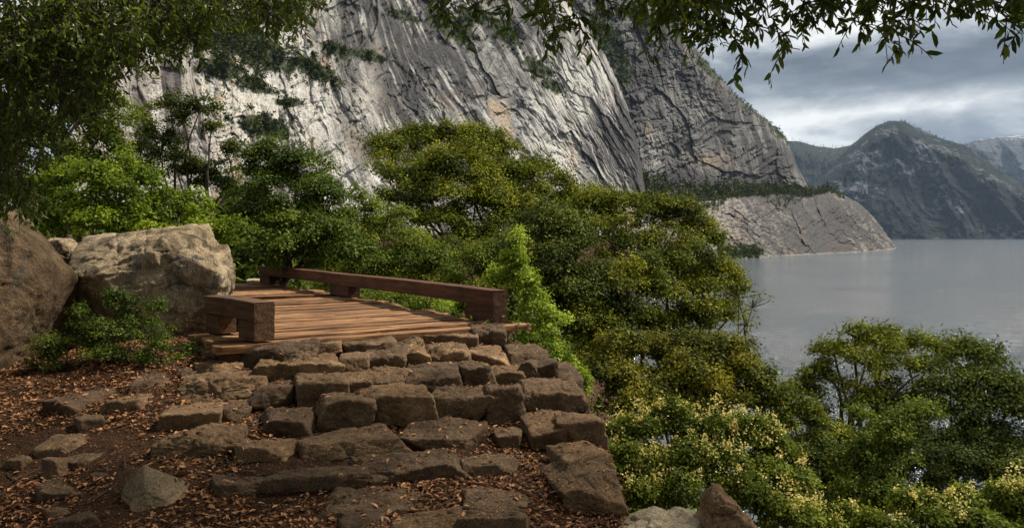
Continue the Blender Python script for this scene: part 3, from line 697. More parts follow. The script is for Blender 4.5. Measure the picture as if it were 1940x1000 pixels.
plant('shrub', 'dark shady thicket under the oaks at the lower right', 'shrub', gpt(1700, d) - (0, 0, .3),
      [lobe(*a, d + z) for a, z in [((1560, 880, 50, 34), 0), ((1640, 900, 60, 40), .4), ((1730, 890, 60, 40), .2), ((1800, 880, 54, 36), 0), ((1870, 910, 60, 40), 0), ((1940, 900, 54, 40), 0), ((1600, 960, 70, 40), -.2), ((1700, 960, 70, 40), -.2), ((1800, 950, 70, 40), -.2), ((1900, 970, 70, 40), -.2), ((1680, 840, 50, 30), .6), ((1760, 835, 50, 30), .6), ((1830, 845, 50, 30), .4), ((1590, 830, 40, 30), .6)]],
      ML['dark'], .05, 1.0, None, 35, .05, 5, 40, .22)
d = 9.6
plant('shrub', 'light green airy shrub with a pale bare stem, in front of the oaks', 'shrub', gpt(1660, d),
      [lobe(*a, d + z) for a, z in [((1650, 790, 34, 24), 0), ((1700, 785, 34, 18), .1), ((1745, 775, 34, 14), .2), ((1640, 835, 40, 28), 0), ((1700, 830, 34, 26), 0), ((1620, 880, 44, 30), -.2), ((1690, 880, 44, 28), -.2), ((1650, 930, 60, 30), -.4)]],
      ML['mid'], .042, .9, None, 15, .03, 3, 34, .15, barem=PALEBARK, gap=.12)
# flowering shrubs
d = 7.4
plant('flowering_shrub', 'wide shrub covered in cream blossom just right of the steps', 'flowering shrub', gpt(1340, d),
      [lobe(*a, d + z) for a, z in [((1180, 825, 36, 24), .2), ((1230, 812, 44, 26), .2), ((1285, 800, 34, 28), .1), ((1340, 820, 46, 26), 0), ((1400, 815, 44, 28), .1), ((1440, 815, 30, 26), .2), ((1280, 772, 14, 16), .2), ((1465, 850, 40, 30), .1), ((1200, 875, 46, 30), -.1), ((1280, 870, 56, 32), -.2),
       ((1370, 875, 60, 32), -.2), ((1450, 895, 50, 32), -.2), ((1230, 930, 56, 30), -.4), ((1320, 920, 60, 30), -.5), ((1420, 940, 60, 34), -.5), ((1510, 930, 50, 34), -.1), ((1500, 985, 60, 30), -.4), ((1200, 965, 40, 30), -.5)]],
      ML['herb'], .034, 1.25, None, 16, .018, 6, 34, .10, part_crown='foliage', part_wood='stem', flowers=.19, hollow=.3)
d = 7.0
plant('flowering_shrub', 'shrub with sparse cream blossom in the bottom right corner', 'flowering shrub', gpt(1850, d),
      [lobe(*a, d + z) for a, z in [((1720, 955, 40, 26), 0), ((1780, 960, 44, 28), 0), ((1840, 955, 40, 26), 0), ((1900, 940, 44, 28), 0), ((1940, 960, 40, 30), 0), ((1760, 1000, 60, 30), -.3), ((1860, 1000, 60, 30), -.3), ((1680, 1000, 44, 26), -.2), ((1950, 1010, 50, 30), -.3), ((1590, 990, 50, 30), 0)]],
      ML['herb'], .034, 1.15, None, 17, .018, 5, 34, .10, part_crown='foliage', part_wood='stem', flowers=.10, hollow=.3)
# shrub at the foot of the boulders
d = 7.6
plant('shrub', 'low dark twiggy shrub at the foot of the two boulders', 'shrub', gpt(230, 7.7),
      [lobe(*a, d + z) for a, z in [((200, 575, 50, 22), .2), ((262, 590, 46, 26), .2), ((150, 612, 44, 26), .1), ((220, 630, 70, 28), 0), ((305, 632, 46, 28), 0), ((130, 655, 56, 26), 0), ((210, 676, 70, 20), -.1), ((330, 662, 40, 20), 0), ((100, 684, 44, 18), 0), ((300, 684, 50, 14), -.1)]],
      ML['green'], .026, .62, None, 18, .012, 9, 22, .10, part_crown='foliage', part_wood='stem', hollow=.2, twigs=14, gap=.12)

# undergrowth filling the wood floor beyond the bridge
def undergrowth():
    acc = Acc(); n = 2400
    y = 9.3 + 66 * RNG.random(n) ** 2.2; x = RNG.uniform(-.66, .62, n) * y
    g = ground_z(x, y, False)
    ok = (g > WATER_Z - 1) & ~((y < 19) & (abs(x - np.interp(y, (8, 17), (-1.2, -6.4))) < 1.95))
    for a, b, c in zip(x[ok], y[ok], g[ok]):
        k = np.clip(b / 22, .45, 1); m = 95; r = RNG.uniform(.55, 1.2) * (.5 + .5 * k)
        o = unit(RNG.normal(size=(m, 3))) * RNG.random((m, 1)) ** .4 * (r, r, r * .7)
        leaves(acc, np.array([a, b, c + .35]) + o, RNG.normal(size=(m, 3)), RNG.normal(size=(m, 3)) * .5 + (0, 0, 1), k * RNG.uniform(.08, .16, m), k * RNG.uniform(.05, .09, m), np.full(m, RNG.random()))
    for _ in range(900):                                   # taller bushes farther down the wooded slope
        b = RNG.uniform(17, 85); a = RNG.uniform(-.5, .30) * b; c = float(ground_z(a, b, False)[0])
        if c < WATER_Z: continue
        m = 120; r = RNG.uniform(1.2, 2.2); o = unit(RNG.normal(size=(m, 3))) * RNG.random((m, 1)) ** .35 * (r, r, r * .8)
        leaves(acc, np.array([a, b, c + .8]) + o, RNG.normal(size=(m, 3)), RNG.normal(size=(m, 3)) * .5 + (0, 0, 1), RNG.uniform(.16, .3, m), RNG.uniform(.1, .18, m), np.full(m, RNG.random()))
    link('undergrowth', acc.mesh('undergrowth', False), ML['green'], kind='stuff')
undergrowth()

# ------------------------------------------------------------------ the oak overhead
def overhead_oak():
    rng = np.random.default_rng(77)
    base = np.array([-4.3, 3.0, float(ground_z(-4.3, 3.0)[0])])
    root = thing('oak_tree', 'overhanging oak whose dark leafy sprays frame the top and left of the view', 'tree', base)
    wd = Acc(); cr = Acc()
    fork = base + (0.3, .2, 3.3)
    tube(wd, bez(base - (0, 0, .3), fork, (.15, -.1, 0), 12), np.linspace(.34, .24, 12), 14, wob=.04)
    def limb(pts, r0, r1):
        pts = np.asarray(pts, float); t = np.linspace(0, 1, 40); k = np.linspace(0, 1, len(pts))
        q = np.stack([np.interp(t, k, pts[:, i]) for i in range(3)], -1)
        for _ in range(3): q[1:-1] = (q[:-2] + q[1:-1] * 2 + q[2:]) / 4
        q[1:-1] += rng.normal(size=(38, 3)) * .012
        tube(wd, q, np.linspace(r0, r1, 40), 9, wob=.04); return q
    q1 = limb([fork, (-2.2, 3.5, 4.6), (0, 4.0, 4.4), (1.8, 4.1, 3.4), (3.4, 4.3, 3.0)], .17, .03)
    q2 = limb([fork, (-3.8, 4.6, 4.6), (-3.2, 5.6, 4.9), (-1.6, 6.4, 4.6)], .15, .03)
    q3 = limb([fork, (-4.8, 4.8, 3.9), (-4.9, 5.6, 3.4)], .13, .04)
    q4 = limb([fork, (-1.2, 2.2, 5.8), (1.8, 3.6, 6.6), (4.6, 5.0, 6.4)], .15, .03)
    Q = np.concatenate([q1, q2, q3, q4])
    def near(p): return Q[int(np.argmin(((Q - p) ** 2).sum(1)))]
    def spray(pts, leaf, nleaf, side=7, reach=1.0):
        """a twig with side shoots; leaves alternate along each"""
        pts = np.asarray(pts, float); n = 26; t = np.linspace(0, 1, n); k = np.linspace(0, 1, len(pts))
        q = np.stack([np.interp(t, k, pts[:, i]) for i in range(3)], -1)
        for _ in range(2): q[1:-1] = (q[:-2] + q[1:-1] * 2 + q[2:]) / 4
        q[1:] += rng.normal(size=(n - 1, 3)) * .006
        tube(wd, q, np.linspace(.007, .0022, n), 5)
        ln = np.linalg.norm(np.diff(q, axis=0), axis=1).sum()
        runs = [q[12:]]
        for s in range(side):
            a = q[rng.integers(9, n - 1)]; dv = unit(rng.normal(size=3) * (1, .9, .5) + unit(q[-1] - q[0]) * .8 - (0, 0, .35))
            e = a + dv * rng.uniform(.07, .19) * reach; b = bez(a, e, (0, 0, .03), 8); tube(wd, b, np.linspace(.003, .0014, 8), 4); runs.append(b)
        for r in runs:
            m = max(6, int(nleaf / len(runs))); tt = rng.random(m) ** .7 * (len(r) - 1); i = np.minimum(tt.astype(int), len(r) - 2); f = (tt - i)[:, None]
            c = r[i] * (1 - f) + r[i + 1] * f; ax = unit(r[i + 1] - r[i])
            sd = unit(np.cross(ax, rng.normal(size=(m, 3)))) 
            dirs = ax * .8 + sd * .9 - np.array([0, 0, .25])
            L = leaf * rng.uniform(.6, 1.25, m)
            leaves(cr, c, dirs, rng.normal(size=(m, 3)) * .8 + (0, -.3, .8), L, L * rng.uniform(.30, .42, m), np.clip(rng.normal(.5, .22, m), 0, 1), True)
    # sprays against the sky and cliff
    for pl, d in [([(850, -90), (858, 0), (845, 38)], 3.8), ([(900, -80), (890, 0), (905, 24)], 4.0), ([(815, -60), (820, -10), (840, 14)], 3.9), ([(960, -90), (950, -10), (968, 22)], 4.1),
                  ([(1010, -90), (1035, 10), (1062, 92)], 3.6), ([(1040, -60), (1030, 20), (1035, 80)], 3.8), ([(1090, -80), (1085, 20), (1108, 66)], 3.7), ([(1130, -80), (1150, 0), (1165, 28)], 3.8), ([(1195, -80), (1205, -5), (1215, 22)], 3.9),
                  ([(1230, -90), (1250, 10), (1248, 62)], 3.7), ([(1265, -70), (1290, 20), (1310, 88)], 3.6), ([(1300, -80), (1335, 20), (1350, 84)], 3.5), ([(1320, -70), (1370, 40), (1425, 128)], 3.4), ([(1390, -80), (1400, 10), (1432, 84)], 3.5),
                  ([(1420, -70), (1450, 30), (1515, 96)], 3.4), ([(1360, -60), (1330, 20), (1322, 66)], 3.8), ([(1480, -80), (1480, 0), (1500, 40)], 3.6), ([(1510, -60), (1520, 0), (1540, 44)], 3.6),
                  ([(1570, -80), (1600, 0), (1640, 62)], 3.4), ([(1610, -80), (1660, 10), (1680, 52)], 3.5), ([(1660, -80), (1695, 20), (1706, 104)], 3.3), ([(1700, -60), (1720, 0), (1745, 66)], 3.4), ([(1740, -80), (1770, 0), (1815, 56)], 3.4),
                  ([(1800, -70), (1830, 0), (1870, 40)], 3.3), ([(1840, -80), (1880, 10), (1925, 50)], 3.2), ([(1890, -60), (1930, 10), (1960, 46)], 3.2), ([(1560, -50), (1575, -5), (1590, 20)], 3.6), ([(1900, -60), (1900, -5), (1890, 20)], 3.4)]:
        a = P(*pl[0], d); s = near(a + (0, 0, .3))
        spray([s, (s + a) / 2 + (0, 0, .12)] + [P(x, y, d) for x, y in pl], .058, 95, 11)
    for _ in range(30):                                   # a ragged fringe along the top edge
        x = rng.choice([rng.uniform(1240, 1560), rng.uniform(1010, 1560), rng.uniform(1560, 1940), rng.uniform(1240, 1500)]); d = rng.uniform(3.2, 4.4)
        pl = [(x, -100), (x + rng.normal() * 14, -30), (x + rng.normal() * 26, rng.uniform(-8, 26))]
        a = P(*pl[0], d); s = near(a + (0, 0, .3))
        spray([s] + [P(u, v, d) for u, v in pl], .056, 84, 7)
    # hanging curtain of leaves on the left
    lob = [(-30, 90, 120, 130), (70, 70, 110, 110), (160, 50, 90, 80), (60, 190, 100, 90), (-30, 280, 56, 80), (240, 45, 80, 70), (300, 45, 56, 45), (190, 90, 60, 42), (20, 365, 34, 36), (390, 12, 60, 18), (455, 16, 56, 22), (520, 22, 40, 34), (330, 20, 60, 40), (135, 150, 45, 50), (560, 8, 16, 24)]
    for (px, py, rx, ry) in lob:
        n = int(rx * ry / 230) + 6
        for _ in range(n):
            a = rng.normal(size=2) * .55; d = rng.uniform(4.9, 7.2)
            x = px + a[0] * rx; y = py + a[1] * ry
            L = rng.uniform(40, 95)
            pl = [P(x - rng.normal() * 20, y - L, d), P(x - rng.normal() * 8, y - L * .45, d + rng.normal() * .1), P(x + rng.normal() * 16, y + rng.uniform(0, 18), d + rng.normal() * .15)]
            spray(pl, .056, 76, 8, 1.6)
        for k in range(3):
            c = P(px + rng.normal() * rx * .4, py - ry * .3, rng.uniform(5.2, 6.8)); s = near(c + (0, 0, .4))
            tube(wd, bez(s, c, (0, 0, .2), 10), np.linspace(.03, .008, 10), 6)
    # the upper crown, above the picture, that shades the steps
    for _ in range(2600):
        c = np.array([rng.uniform(-6.5, 7.0), rng.uniform(1.2, 11.0), rng.uniform(4.2, 7.6)])
        if c[2] < E + .36 * c[1] + .35: continue
        lx, ly = c[0] - (c[2] - .2) * .69, c[1] - (c[2] - .2) * .375      # where its shade falls
        thr = np.interp(ly, (3.5, 4.8, 5.6, 6.4, 7.4, 9), (-1, -.34, -.14, .06, .2, .45)) - (.2 if lx < -2.6 else 0)
        if perlin(np.array([[lx * 1.05, ly * 1.05, 3.3]]))[0] + rng.normal() * .08 < thr: continue
        if -5.2 < c[0] - (c[2] - 3.2) * .69 < -1.6 and 3.5 < c[1] - (c[2] - 3.2) * .375 < 8 and rng.random() < .8: continue   # thin crown: lets the low sprays have sun
        m = 46; o = rng.normal(size=(m, 3)) * (.3, .3, .16)
        leaves(cr, c + o, rng.normal(size=(m, 3)) - (0, 0, .3), rng.normal(size=(m, 3)) * .6 + (0, 0, 1), rng.uniform(.07, .12, m), rng.uniform(.035, .05, m), rng.random(m))
        if rng.random() < .25: s = near(c); tube(wd, bez(s, c, (0, 0, .15), 6), np.linspace(.02, .006, 6), 5)
    # unseen leaf mass added behind the viewer to cut the skylight from there
    for _ in range(1500):
        c = np.array([rng.uniform(-9, 6.5), rng.uniform(-6.5, -1.4), rng.uniform(.6, 7.6)])
        if perlin((c * .5)[None])[0] < -.25: continue
        m = 44; o = rng.normal(size=(m, 3)) * (.34, .34, .2)
        o = o[(c + o)[:, 1] < -.9]; m = len(o)
        if m < 4: continue
        leaves(cr, c + o, rng.normal(size=(m, 3)) - (0, 0, .3), rng.normal(size=(m, 3)) * .6 + (0, 0, 1), rng.uniform(.1, .17, m), rng.uniform(.05, .08, m), rng.random(m))
    link('trunk', wd.mesh('wood', origin=base), BARK, root)
    link('crown', cr.mesh('leaves', smooth=False, origin=base), ML['near'], root)
overhead_oak()

# ------------------------------------------------------------------ rocks
def ico(sub):
    import bmesh
    bm = bmesh.new(); bmesh.ops.create_icosphere(bm, subdivisions=sub, radius=1)
    V = np.array([v.co[:] for v in bm.verts]); Fc = np.array([[v.index for v in f.verts] for f in bm.faces]); bm.free()
    return unit(V), Fc
ICO = {s: ico(s) for s in (4, 5, 6, 7)}

def rock_mesh(name, size, seed, sub=5, planes=None, sharp=34.0, rough=.05, nplanes=8, boxy=.86, freq=2.4, chip=1.0):
    rng = np.random.default_rng(seed + 3000)
    Dv, Fc = ICO[sub]
    N = [(1, 0, 0), (-1, 0, 0), (0, 1, 0), (0, -1, 0), (0, 0, 1), (0, 0, -1)]
    N = np.array(N, float) + rng.normal(size=(6, 3)) * np.array([.15, .15, .12, .12, .05, .1])[:, None]; dist = list(rng.uniform(.86, 1.0, 6)); dist[4] = .98
    if planes is None:
        ex = unit(rng.normal(size=(nplanes, 3)) * (1, 1, .8)); N = np.concatenate([N, ex]); dist += list(rng.uniform(boxy - .06, boxy + .34, nplanes))
    else:
        N = np.array([p[:3] for p in planes], float); dist = [p[3] for p in planes]
    N = unit(N); dist = np.array(dist)
    c = np.maximum(Dv @ N.T, 0) / dist
    r = 1 / (np.power(np.power(c, sharp).sum(1), 1 / sharp) + 1e-6)
    V = Dv * r[:, None] * np.asarray(size) / 2
    s = float(np.mean(size)); o = rng.random(3) * 90
    nrm = unit(Dv / (np.asarray(size) / s))
    dsp = rough * s * (.75 * fbm(V / s * freq + o, 5, .55) + .34 * fbm(V / s * freq * 3.5 + o, 3, ridged=True) - .2)
    lay = fbm(V / s * (1.2, 1.2, 3.0) + o + 9, 3) * 5; dsp += rough * .45 * s * (np.floor(lay) + sst(0, .2, lay - np.floor(lay))) * .35
    for sc_, am in ((2.1, .55), (4.6, .3)):
        q = V / s * sc_ * (1, 1, 1.5) + o; q = q + .25 * np.stack([perlin(q * 1.3 + k * 9) for k in range(3)], -1)
        lv, tl, gp = facets(q, seed)
        dsp += chip * rough * s * am * (lv * .55 + tl * 1.1 - .8 * sst(.10, .0, gp))
    V = V + nrm * dsp[:, None]
    return mesh_np(name, V, [Fc])

STEP = rock_mat('step_granite', (.036, .023, .013), (.115, .074, .042), (.28, .19, .112), bumpd=.02)
PALE = rock_mat('pale_granite', (.21, .17, .115), (.40, .335, .235), (.62, .54, .39), bumpd=.014)
TAN = rock_mat('tan_granite', (.10, .072, .043), (.2, .15, .092), (.34, .27, .175), bumpd=.014)
G_ST = 'stones of the rough steps'
G_LOOSE = 'loose stones in the leaf litter'
def stone(x0, y0, x1, y1, label, hf=.62, mat=None, seed=None, yaw=None, group=G_ST, name='step_stone', cat='stone', planes=None, rough=.05, sub=5, dmin=.24, tilt=0, base_row=None):
    seed = int(x0 * 7 + y0) if seed is None else seed
    rng = np.random.default_rng(seed)
    xm = (x0 + x1) / 2; d = hit(xm, y1 if base_row is None else base_row)
    z0 = P(xm, y1, d)[2]
    w = (x1 - x0) / F * d * 1.11
    H = hf * (y1 - y0) / F * d
    dy = (E - z0 - H) * F / (y0 - 5 - HY) - d
    dy = min(max(dy, dmin), .95)
    sink = max(.09, .35 * H)
    size = (w, dy * 1.12, H + sink)
    me = rock_mesh(name, size, seed, sub, planes, rough=rough * rng.uniform(.8, 1.25), chip=.85, freq=3.2, nplanes=6, boxy=.96, sharp=float(rng.choice([16, 30, 50, 70])))
    o = link(name, me, mat or STEP, loc=((xm - CX) / F * (d + dy * .5), d + dy * .5, z0 + (H - sink) / 2), label=label, category=cat, group=group)
    o.rotation_euler = (R(rng.normal() * 2 + tilt), R(rng.normal() * 2.5), R(rng.uniform(4, 15) if yaw is None else yaw))
    return o
for a in [
  (470, 647, 592, 697, 'dark block under the front left corner of the wooden deck', .7),
  (584, 640, 656, 674, 'small block with a rounded brown top, second from left in the top course'),
  (648, 632, 742, 670, 'long stone with a craggy front, third from left in the top course'),
  (736, 629, 806, 662, 'grey stone in the middle of the top course, under the deck edge'),
  (800, 620, 902, 662, 'wide stone right of the middle of the top course'),
  (888, 612, 957, 664, 'tall pale-topped stone at the right end of the top course', .75),
  (505, 670, 642, 722, 'long hump-backed slab below the left end of the top course'),
  (642, 668, 702, 710, 'small square block right of the hump-backed slab', .7),
  (698, 657, 768, 697, 'angular stone in the middle of the second course'),
  (760, 655, 808, 690, 'narrow stone wedged in the second course below the deck'),
  (800, 649, 892, 694, 'rounded dark grey stone on the right of the second course'),
  (890, 657, 960, 697, 'block in front of the tall pale-topped end stone'),
  (955, 655, 1022, 692, 'flat pale-edged stone jutting out at the right below the deck'),
  (355, 702, 502, 760, 'long low slab slanting down to the left of the steps'),
  (475, 720, 562, 772, 'squat flat-topped stone at the left of the third course', .6),
  (560, 704, 657, 772, 'big square-cut block at the left of the third course', .68),
  (654, 698, 772, 740, 'wide slab with a pale front lip in the third course'),
  (774, 691, 872, 737, 'ridged slab in the middle of the third course'),
  (866, 686, 932, 732, 'cube-like grey block in the third course', .72),
  (926, 697, 992, 727, 'low dark stone right of the cube-like block', .7),
  (982, 684, 1024, 727, 'upright stone near the right end of the third course', .78),
  (1018, 680, 1058, 726, 'upright rounded end stone of the third course', .8),
  (496, 777, 597, 820, 'low dark slab at the left of the fourth course', .6),
  (598, 744, 692, 808, 'tall chunky block at the left of the fourth course', .7),
  (684, 730, 818, 800, 'largest block with a rough overhanging front in the fourth course', .64),
  (818, 729, 938, 794, 'broad dome-topped stone in the fourth course', .6),
  (918, 728, 998, 792, 'grey speckled rounded stone in the fourth course', .75),
  (988, 722, 1114, 782, 'large pale grey slab at the right end of the fourth course', .6),
  (308, 766, 417, 816, 'flat-topped stone with a sharp front corner, left of the steps'),
  (413, 766, 472, 796, 'small dull stone beside the sharp-cornered flat stone'),
  (304, 810, 452, 866, 'long dark slab with a pitted front, left of the lower steps', .6),
  (452, 834, 557, 874, 'low crumbling stone right of the pitted slab', .5),
  (564, 812, 763, 870, 'longest slab of the steps with a smooth sandy top', .5),
  (756, 802, 900, 846, 'thin slab with an undercut front edge right of the longest slab', .48),
  (990, 784, 1084, 838, 'wedge-shaped stone below the large pale grey slab', .5),
  (1062, 782, 1134, 840, 'stone on the outer right edge below the pale grey slab', .66),
  (940, 818, 992, 838, 'small dark stone half buried in leaves by the wedge-shaped stone', .6),
  (1046, 842, 1142, 894, 'pale broken stone on the right edge of the lower steps', .5),
  (516, 890, 682, 926, 'long black-fronted kerb stone at the lower left of the steps', .62),
  (690, 860, 880, 912, 'wide flat stone with a jagged front in the lower steps', .5),
  (880, 868, 982, 900, 'narrow flat stone right of the jagged one', .55),
  (1048, 872, 1172, 970, 'huge rounded boulder slab at the lower right edge of the steps', .5),
  (402, 897, 518, 934, 'low earth-covered stone at the lower left', .35),
  (612, 918, 822, 976, 'sunlit sandy slab worn flat into the path', .22),
  (868, 928, 1004, 966, 'flat stone with a wavy edge near the foot of the steps', .35),
  (636, 966, 738, 1006, 'worn stone at the bottom edge, left of two others', .4),
  (736, 968, 880, 1012, 'broad worn stone at the bottom edge below the sandy slab', .42),
  (872, 955, 998, 1012, 'dark stone with a torn edge at the bottom of the steps', .42),
]:
    stone(*a[:5], hf=(a[5] if len(a) > 5 else .58) * 1.14, sub=6 if (a[2] - a[0]) > 110 else 5)
for a in [
  (124, 738, 202, 786, 'grey flat stone with a dusty top, left of the steps near the shrub'),
  (222, 744, 292, 784, 'dark hollow-fronted stone left of the steps', .6),
  (266, 703, 342, 742, 'rounded tan stone at the edge of the shrub'),
  (150, 788, 198, 816, 'small pale stone lying alone on the leaves', .8),
  (340, 690, 386, 720, 'small grey stone between shrub and slanting slab'),
  (384, 676, 472, 712, 'humped stone under the left bridge rail'),
  (378, 655, 442, 684, 'flat grey stone against the underside of the bridge'),
  (94, 826, 172, 866, 'speckled stone above the dark cube stone'),
  (84, 866, 134, 910, 'dark cube-shaped stone at the lower left', .85),
  (128, 856, 198, 890, 'blocky stone touching the dark cube stone'),
  (24, 866, 58, 892, 'small tan stone near the left edge of the picture', .8),
  (68, 908, 184, 950, 'wide low speckled stone at the lower left', .5),
  (88, 962, 134, 988, 'small greenish stone at the bottom left', .7),
  (108, 972, 184, 1010, 'dark rounded stone at the bottom left edge', .7),
  (188, 886, 232, 908, 'small flat stone right of the wide low stone', .5),
  (232, 700, 268, 716, 'small flat grey stone under the shrub', .5),
  (238, 796, 288, 814, 'small dark stone half buried left of the steps', .5),
  (426, 690, 470, 716, 'small rounded stone between the slanting slab and bridge'),
]:
    stone(*a[:5], hf=a[5] if len(a) > 5 else .55, group=G_LOOSE, name='loose_stone', sub=5, dmin=.14, yaw=RNG.uniform(-40, 40))
# the pyramid-shaped pale stone
stone(226, 892, 348, 972, 'pale pyramid-shaped granite stone on the dead leaves', .86, TAN, group=G_LOOSE, name='loose_stone', yaw=8, sub=6, rough=.025, dmin=.3,
      planes=[(.62, -.35, .62, .56), (-.72, -.5, .42, .56), (.1, .9, .4, .7), (0, 0, -1, 1), (-.9, .3, .1, .95), (.95, .1, .05, .95), (.1, -1, .1, .9), (.3, -.95, .35, .72)])
# right: path-edge bedrock and the pointed rock
def place_rock(name, label, cat, centre, size, seed, mat, planes=None, rot=(0, 0, 0), sub=6, rough=.05, **k):
    o = link(name, rock_mesh(name, size, seed, sub, planes, rough=rough, **k), mat, loc=tuple(centre), label=label, category=cat)
    o.rotation_euler = tuple(R(a) for a in rot); return o
place_rock('rock', 'low pale yellowish rock at the foot of the flowering shrub', 'rock', P(1245, 1012, 4.75) + (0, .1, -.1), (.62, .55, .34), 5, PALE, rough=.07)
place_rock('rock', 'pointed brown rock standing in front of the flowering shrub', 'rock', P(1372, 990, 4.7), (.42, .45, .50), 9,
           rock_mat('brown_rock', (.09, .055, .03), (.19, .125, .075), (.33, .24, .16)),
           planes=[(.55, .1, .62, .55), (-.85, -.2, .35, .52), (0, -1, .12, .62), (0, 1, .3, .8), (0, 0, -1, 1.0), (.9, -.2, .1, .9), (-.2, -.3, 1, .70)], rot=(0, 0, -8), rough=.08, sharp=9)
place_rock('rock', 'large rough slab of the retaining edge hidden under the right side of the steps', 'rock', (.24, 5.6, -.47), (.86, 2.4, .9), 14, STEP, rough=.06)
place_rock('rock', 'grey retaining rock under the right end of the top courses', 'rock', (.25, 7.9, -.1), (.9, 1.5, .9), 15, STEP, rough=.06)

BOULD = rock_mat('tan_boulder_granite', (.125, .088, .05), (.33, .245, .15), (.62, .52, .37), lichen=(.115, .11, .10), scale=.9, bumpd=.06, tintvar=False, stain=.85)
BOULD2 = rock_mat('brown_boulder_granite', (.045, .029, .015), (.12, .077, .041), (.24, .16, .09), lichen=(.07, .062, .045), scale=.8, bumpd=.06, tintvar=False, stain=.9)
place_rock('boulder', 'big tan granite boulder with a pale top beside the wooden bridge', 'boulder', P(286, 562, 9.2), (2.06, 1.8, 1.64), 21, BOULD,
           planes=[(-.15, -.14, 1, .86), (-.36, -.5, .8, .74), (-1, -.2, .02, .9), (.62, -.35, .7, .88), (1, -.15, .05, .93), (.8, .6, .05, .74), (.8, -.4, -.5, .82), (.40, -.92, .14, .70), (-.4, -.85, -.32, .66), (0, 1, 0, .9), (0, 0, -1, 1), (.1, -.75, .66, .84)],
           sub=7, rough=.045, sharp=70, freq=2.4, chip=.7)
place_rock('boulder', 'tall brown boulder filling the left edge of the view', 'boulder', P(-132, 560, 7.7), (1.75, 2.0, 2.25), 23, BOULD2,
           planes=[(1, -.35, .22, .84), (.8, -.75, -.05, .92), (.3, -1, .08, .84), (-.3, -1, .1, .9), (.6, -.3, .8, .84), (.95, -.1, -.25, .93), (-1, 0, 0, 1), (0, 1, 0, 1), (0, 0, -1, 1), (.6, .2, .8, .92)],
           sub=7, rough=.035, sharp=60, freq=2.2, chip=.45)
place_rock('boulder', 'small grey rock wedged between the two boulders', 'boulder', P(120, 480, 9.9), (.36, .4, .36), 29, BOULD)
place_rock('rock', 'small pale stone by the far left corner of the deck', 'rock', P(485, 538, 16.6), (.42, .4, .24), 31, PALE, sub=5)

# ------------------------------------------------------------------ bridge
def wood_mat(name, dark, mid, lite, grain_axis='X'):
    t = NT(name); v = t.obj()
    sc = (1.4, 26, 26) if grain_axis == 'X' else (26, 1.4, 26)
    g = t.noise(t.map(v, sc), 1.0, 7, .65, .35); g2 = t.noise(t.map(v, tuple(s * 3.2 for s in sc)), 1.0, 4, .6)
    rnd = t.n('ShaderNodeNewGeometry').outputs['Random Per Island']
    col = t.ramp(t.math('ADD', t.math('MULTIPLY', g, .7), t.math('MULTIPLY', g2, .3)), (.34, dark), (.5, mid), (.68, lite))
    col = t.mix(1.0, col, t.ramp(rnd, (0.0, (.62, .58, .56)), (.6, (1.0, .98, .95)), (1.0, (1.25, 1.2, 1.15))), 'MULTIPLY')
    blot = t.noise(v, 2.3, 6, .7)
    col = t.mix(t.ramp(blot, (.52, 0.0), (.68, .6)), col, tuple(c * .35 for c in dark))
    h = t.math('ADD', g, t.math('MULTIPLY', g2, .5))
    t.bsdf(col, .8, t.bump(h, .012), .25)
    return t.m
DECKW = wood_mat('weathered_deck_timber', (.032, .013, .0055), (.155, .074, .031), (.52, .31, .145))  # lightest grain tone raised to paint the bright sheen streaks on the boards
RAILW = wood_mat('shaded_rail_timber', (.026, .011, .006), (.07, .03, .015), (.135, .06, .03))  # rail timber darkened: tree shade on the long rail put into the colour
RAILL = wood_mat('brown_rail_timber', (.036, .017, .008), (.092, .046, .021), (.18, .098, .048))

ZD = E - .98
ex = np.array([.836, .547]); ey = np.array([-.547, .836])          # across and along the bridge
O2 = np.array([-2.36, 7.50])                                       # foot of the near left rail post

def beam(acc, length, w, h, seed, segs=40, rough=.004, bow=.006):
    """a rough-sawn timber along X, from 0 to length, centred on Y, standing on Z=0"""
    rng = np.random.default_rng(seed)
    prof = []
    bev = min(w, h) * .045; k = 5
    ys = np.linspace(-w / 2 + bev, w / 2 - bev, k); zs = np.linspace(bev, h - bev, k)
    for a in ys: prof.append((a, 0))
    for a in zs: prof.append((w / 2, a))
    for a in ys[::-1]: prof.append((a, h))
    for a in zs[::-1]: prof.append((-w / 2, a))
    prof = np.array(prof); m = len(prof)
    xs = np.linspace(0, length, segs)
    V = np.concatenate([np.repeat(xs, m)[:, None], np.tile(prof, (segs, 1))], 1)
    o = rng.random(3) * 60
    n = fbm(V * (1.6, 22, 22) + o, 4); c = unit(np.concatenate([np.zeros((len(V), 1)), V[:, 1:] - (0, h / 2)], 1))
    V = V + c * (n * rough)[:, None]
    V[:, 2] += bow * np.sin(V[:, 0] / max(length, .1) * np.pi) * rng.normal()
    V[:, 0] += np.where(V[:, 0] < 1e-4, -1, np.where(V[:, 0] > length - 1e-4, 1, 0)) * 0.004 * rng.random(len(V))
    i = np.arange(segs * m).reshape(segs, m); j = np.roll(i, -1, 1)
    f = np.stack([i[:-1], i[1:], j[1:], j[:-1]], -1).reshape(-1, 4)
    acc.add(V, f, i[0][None], i[-1][::-1][None])

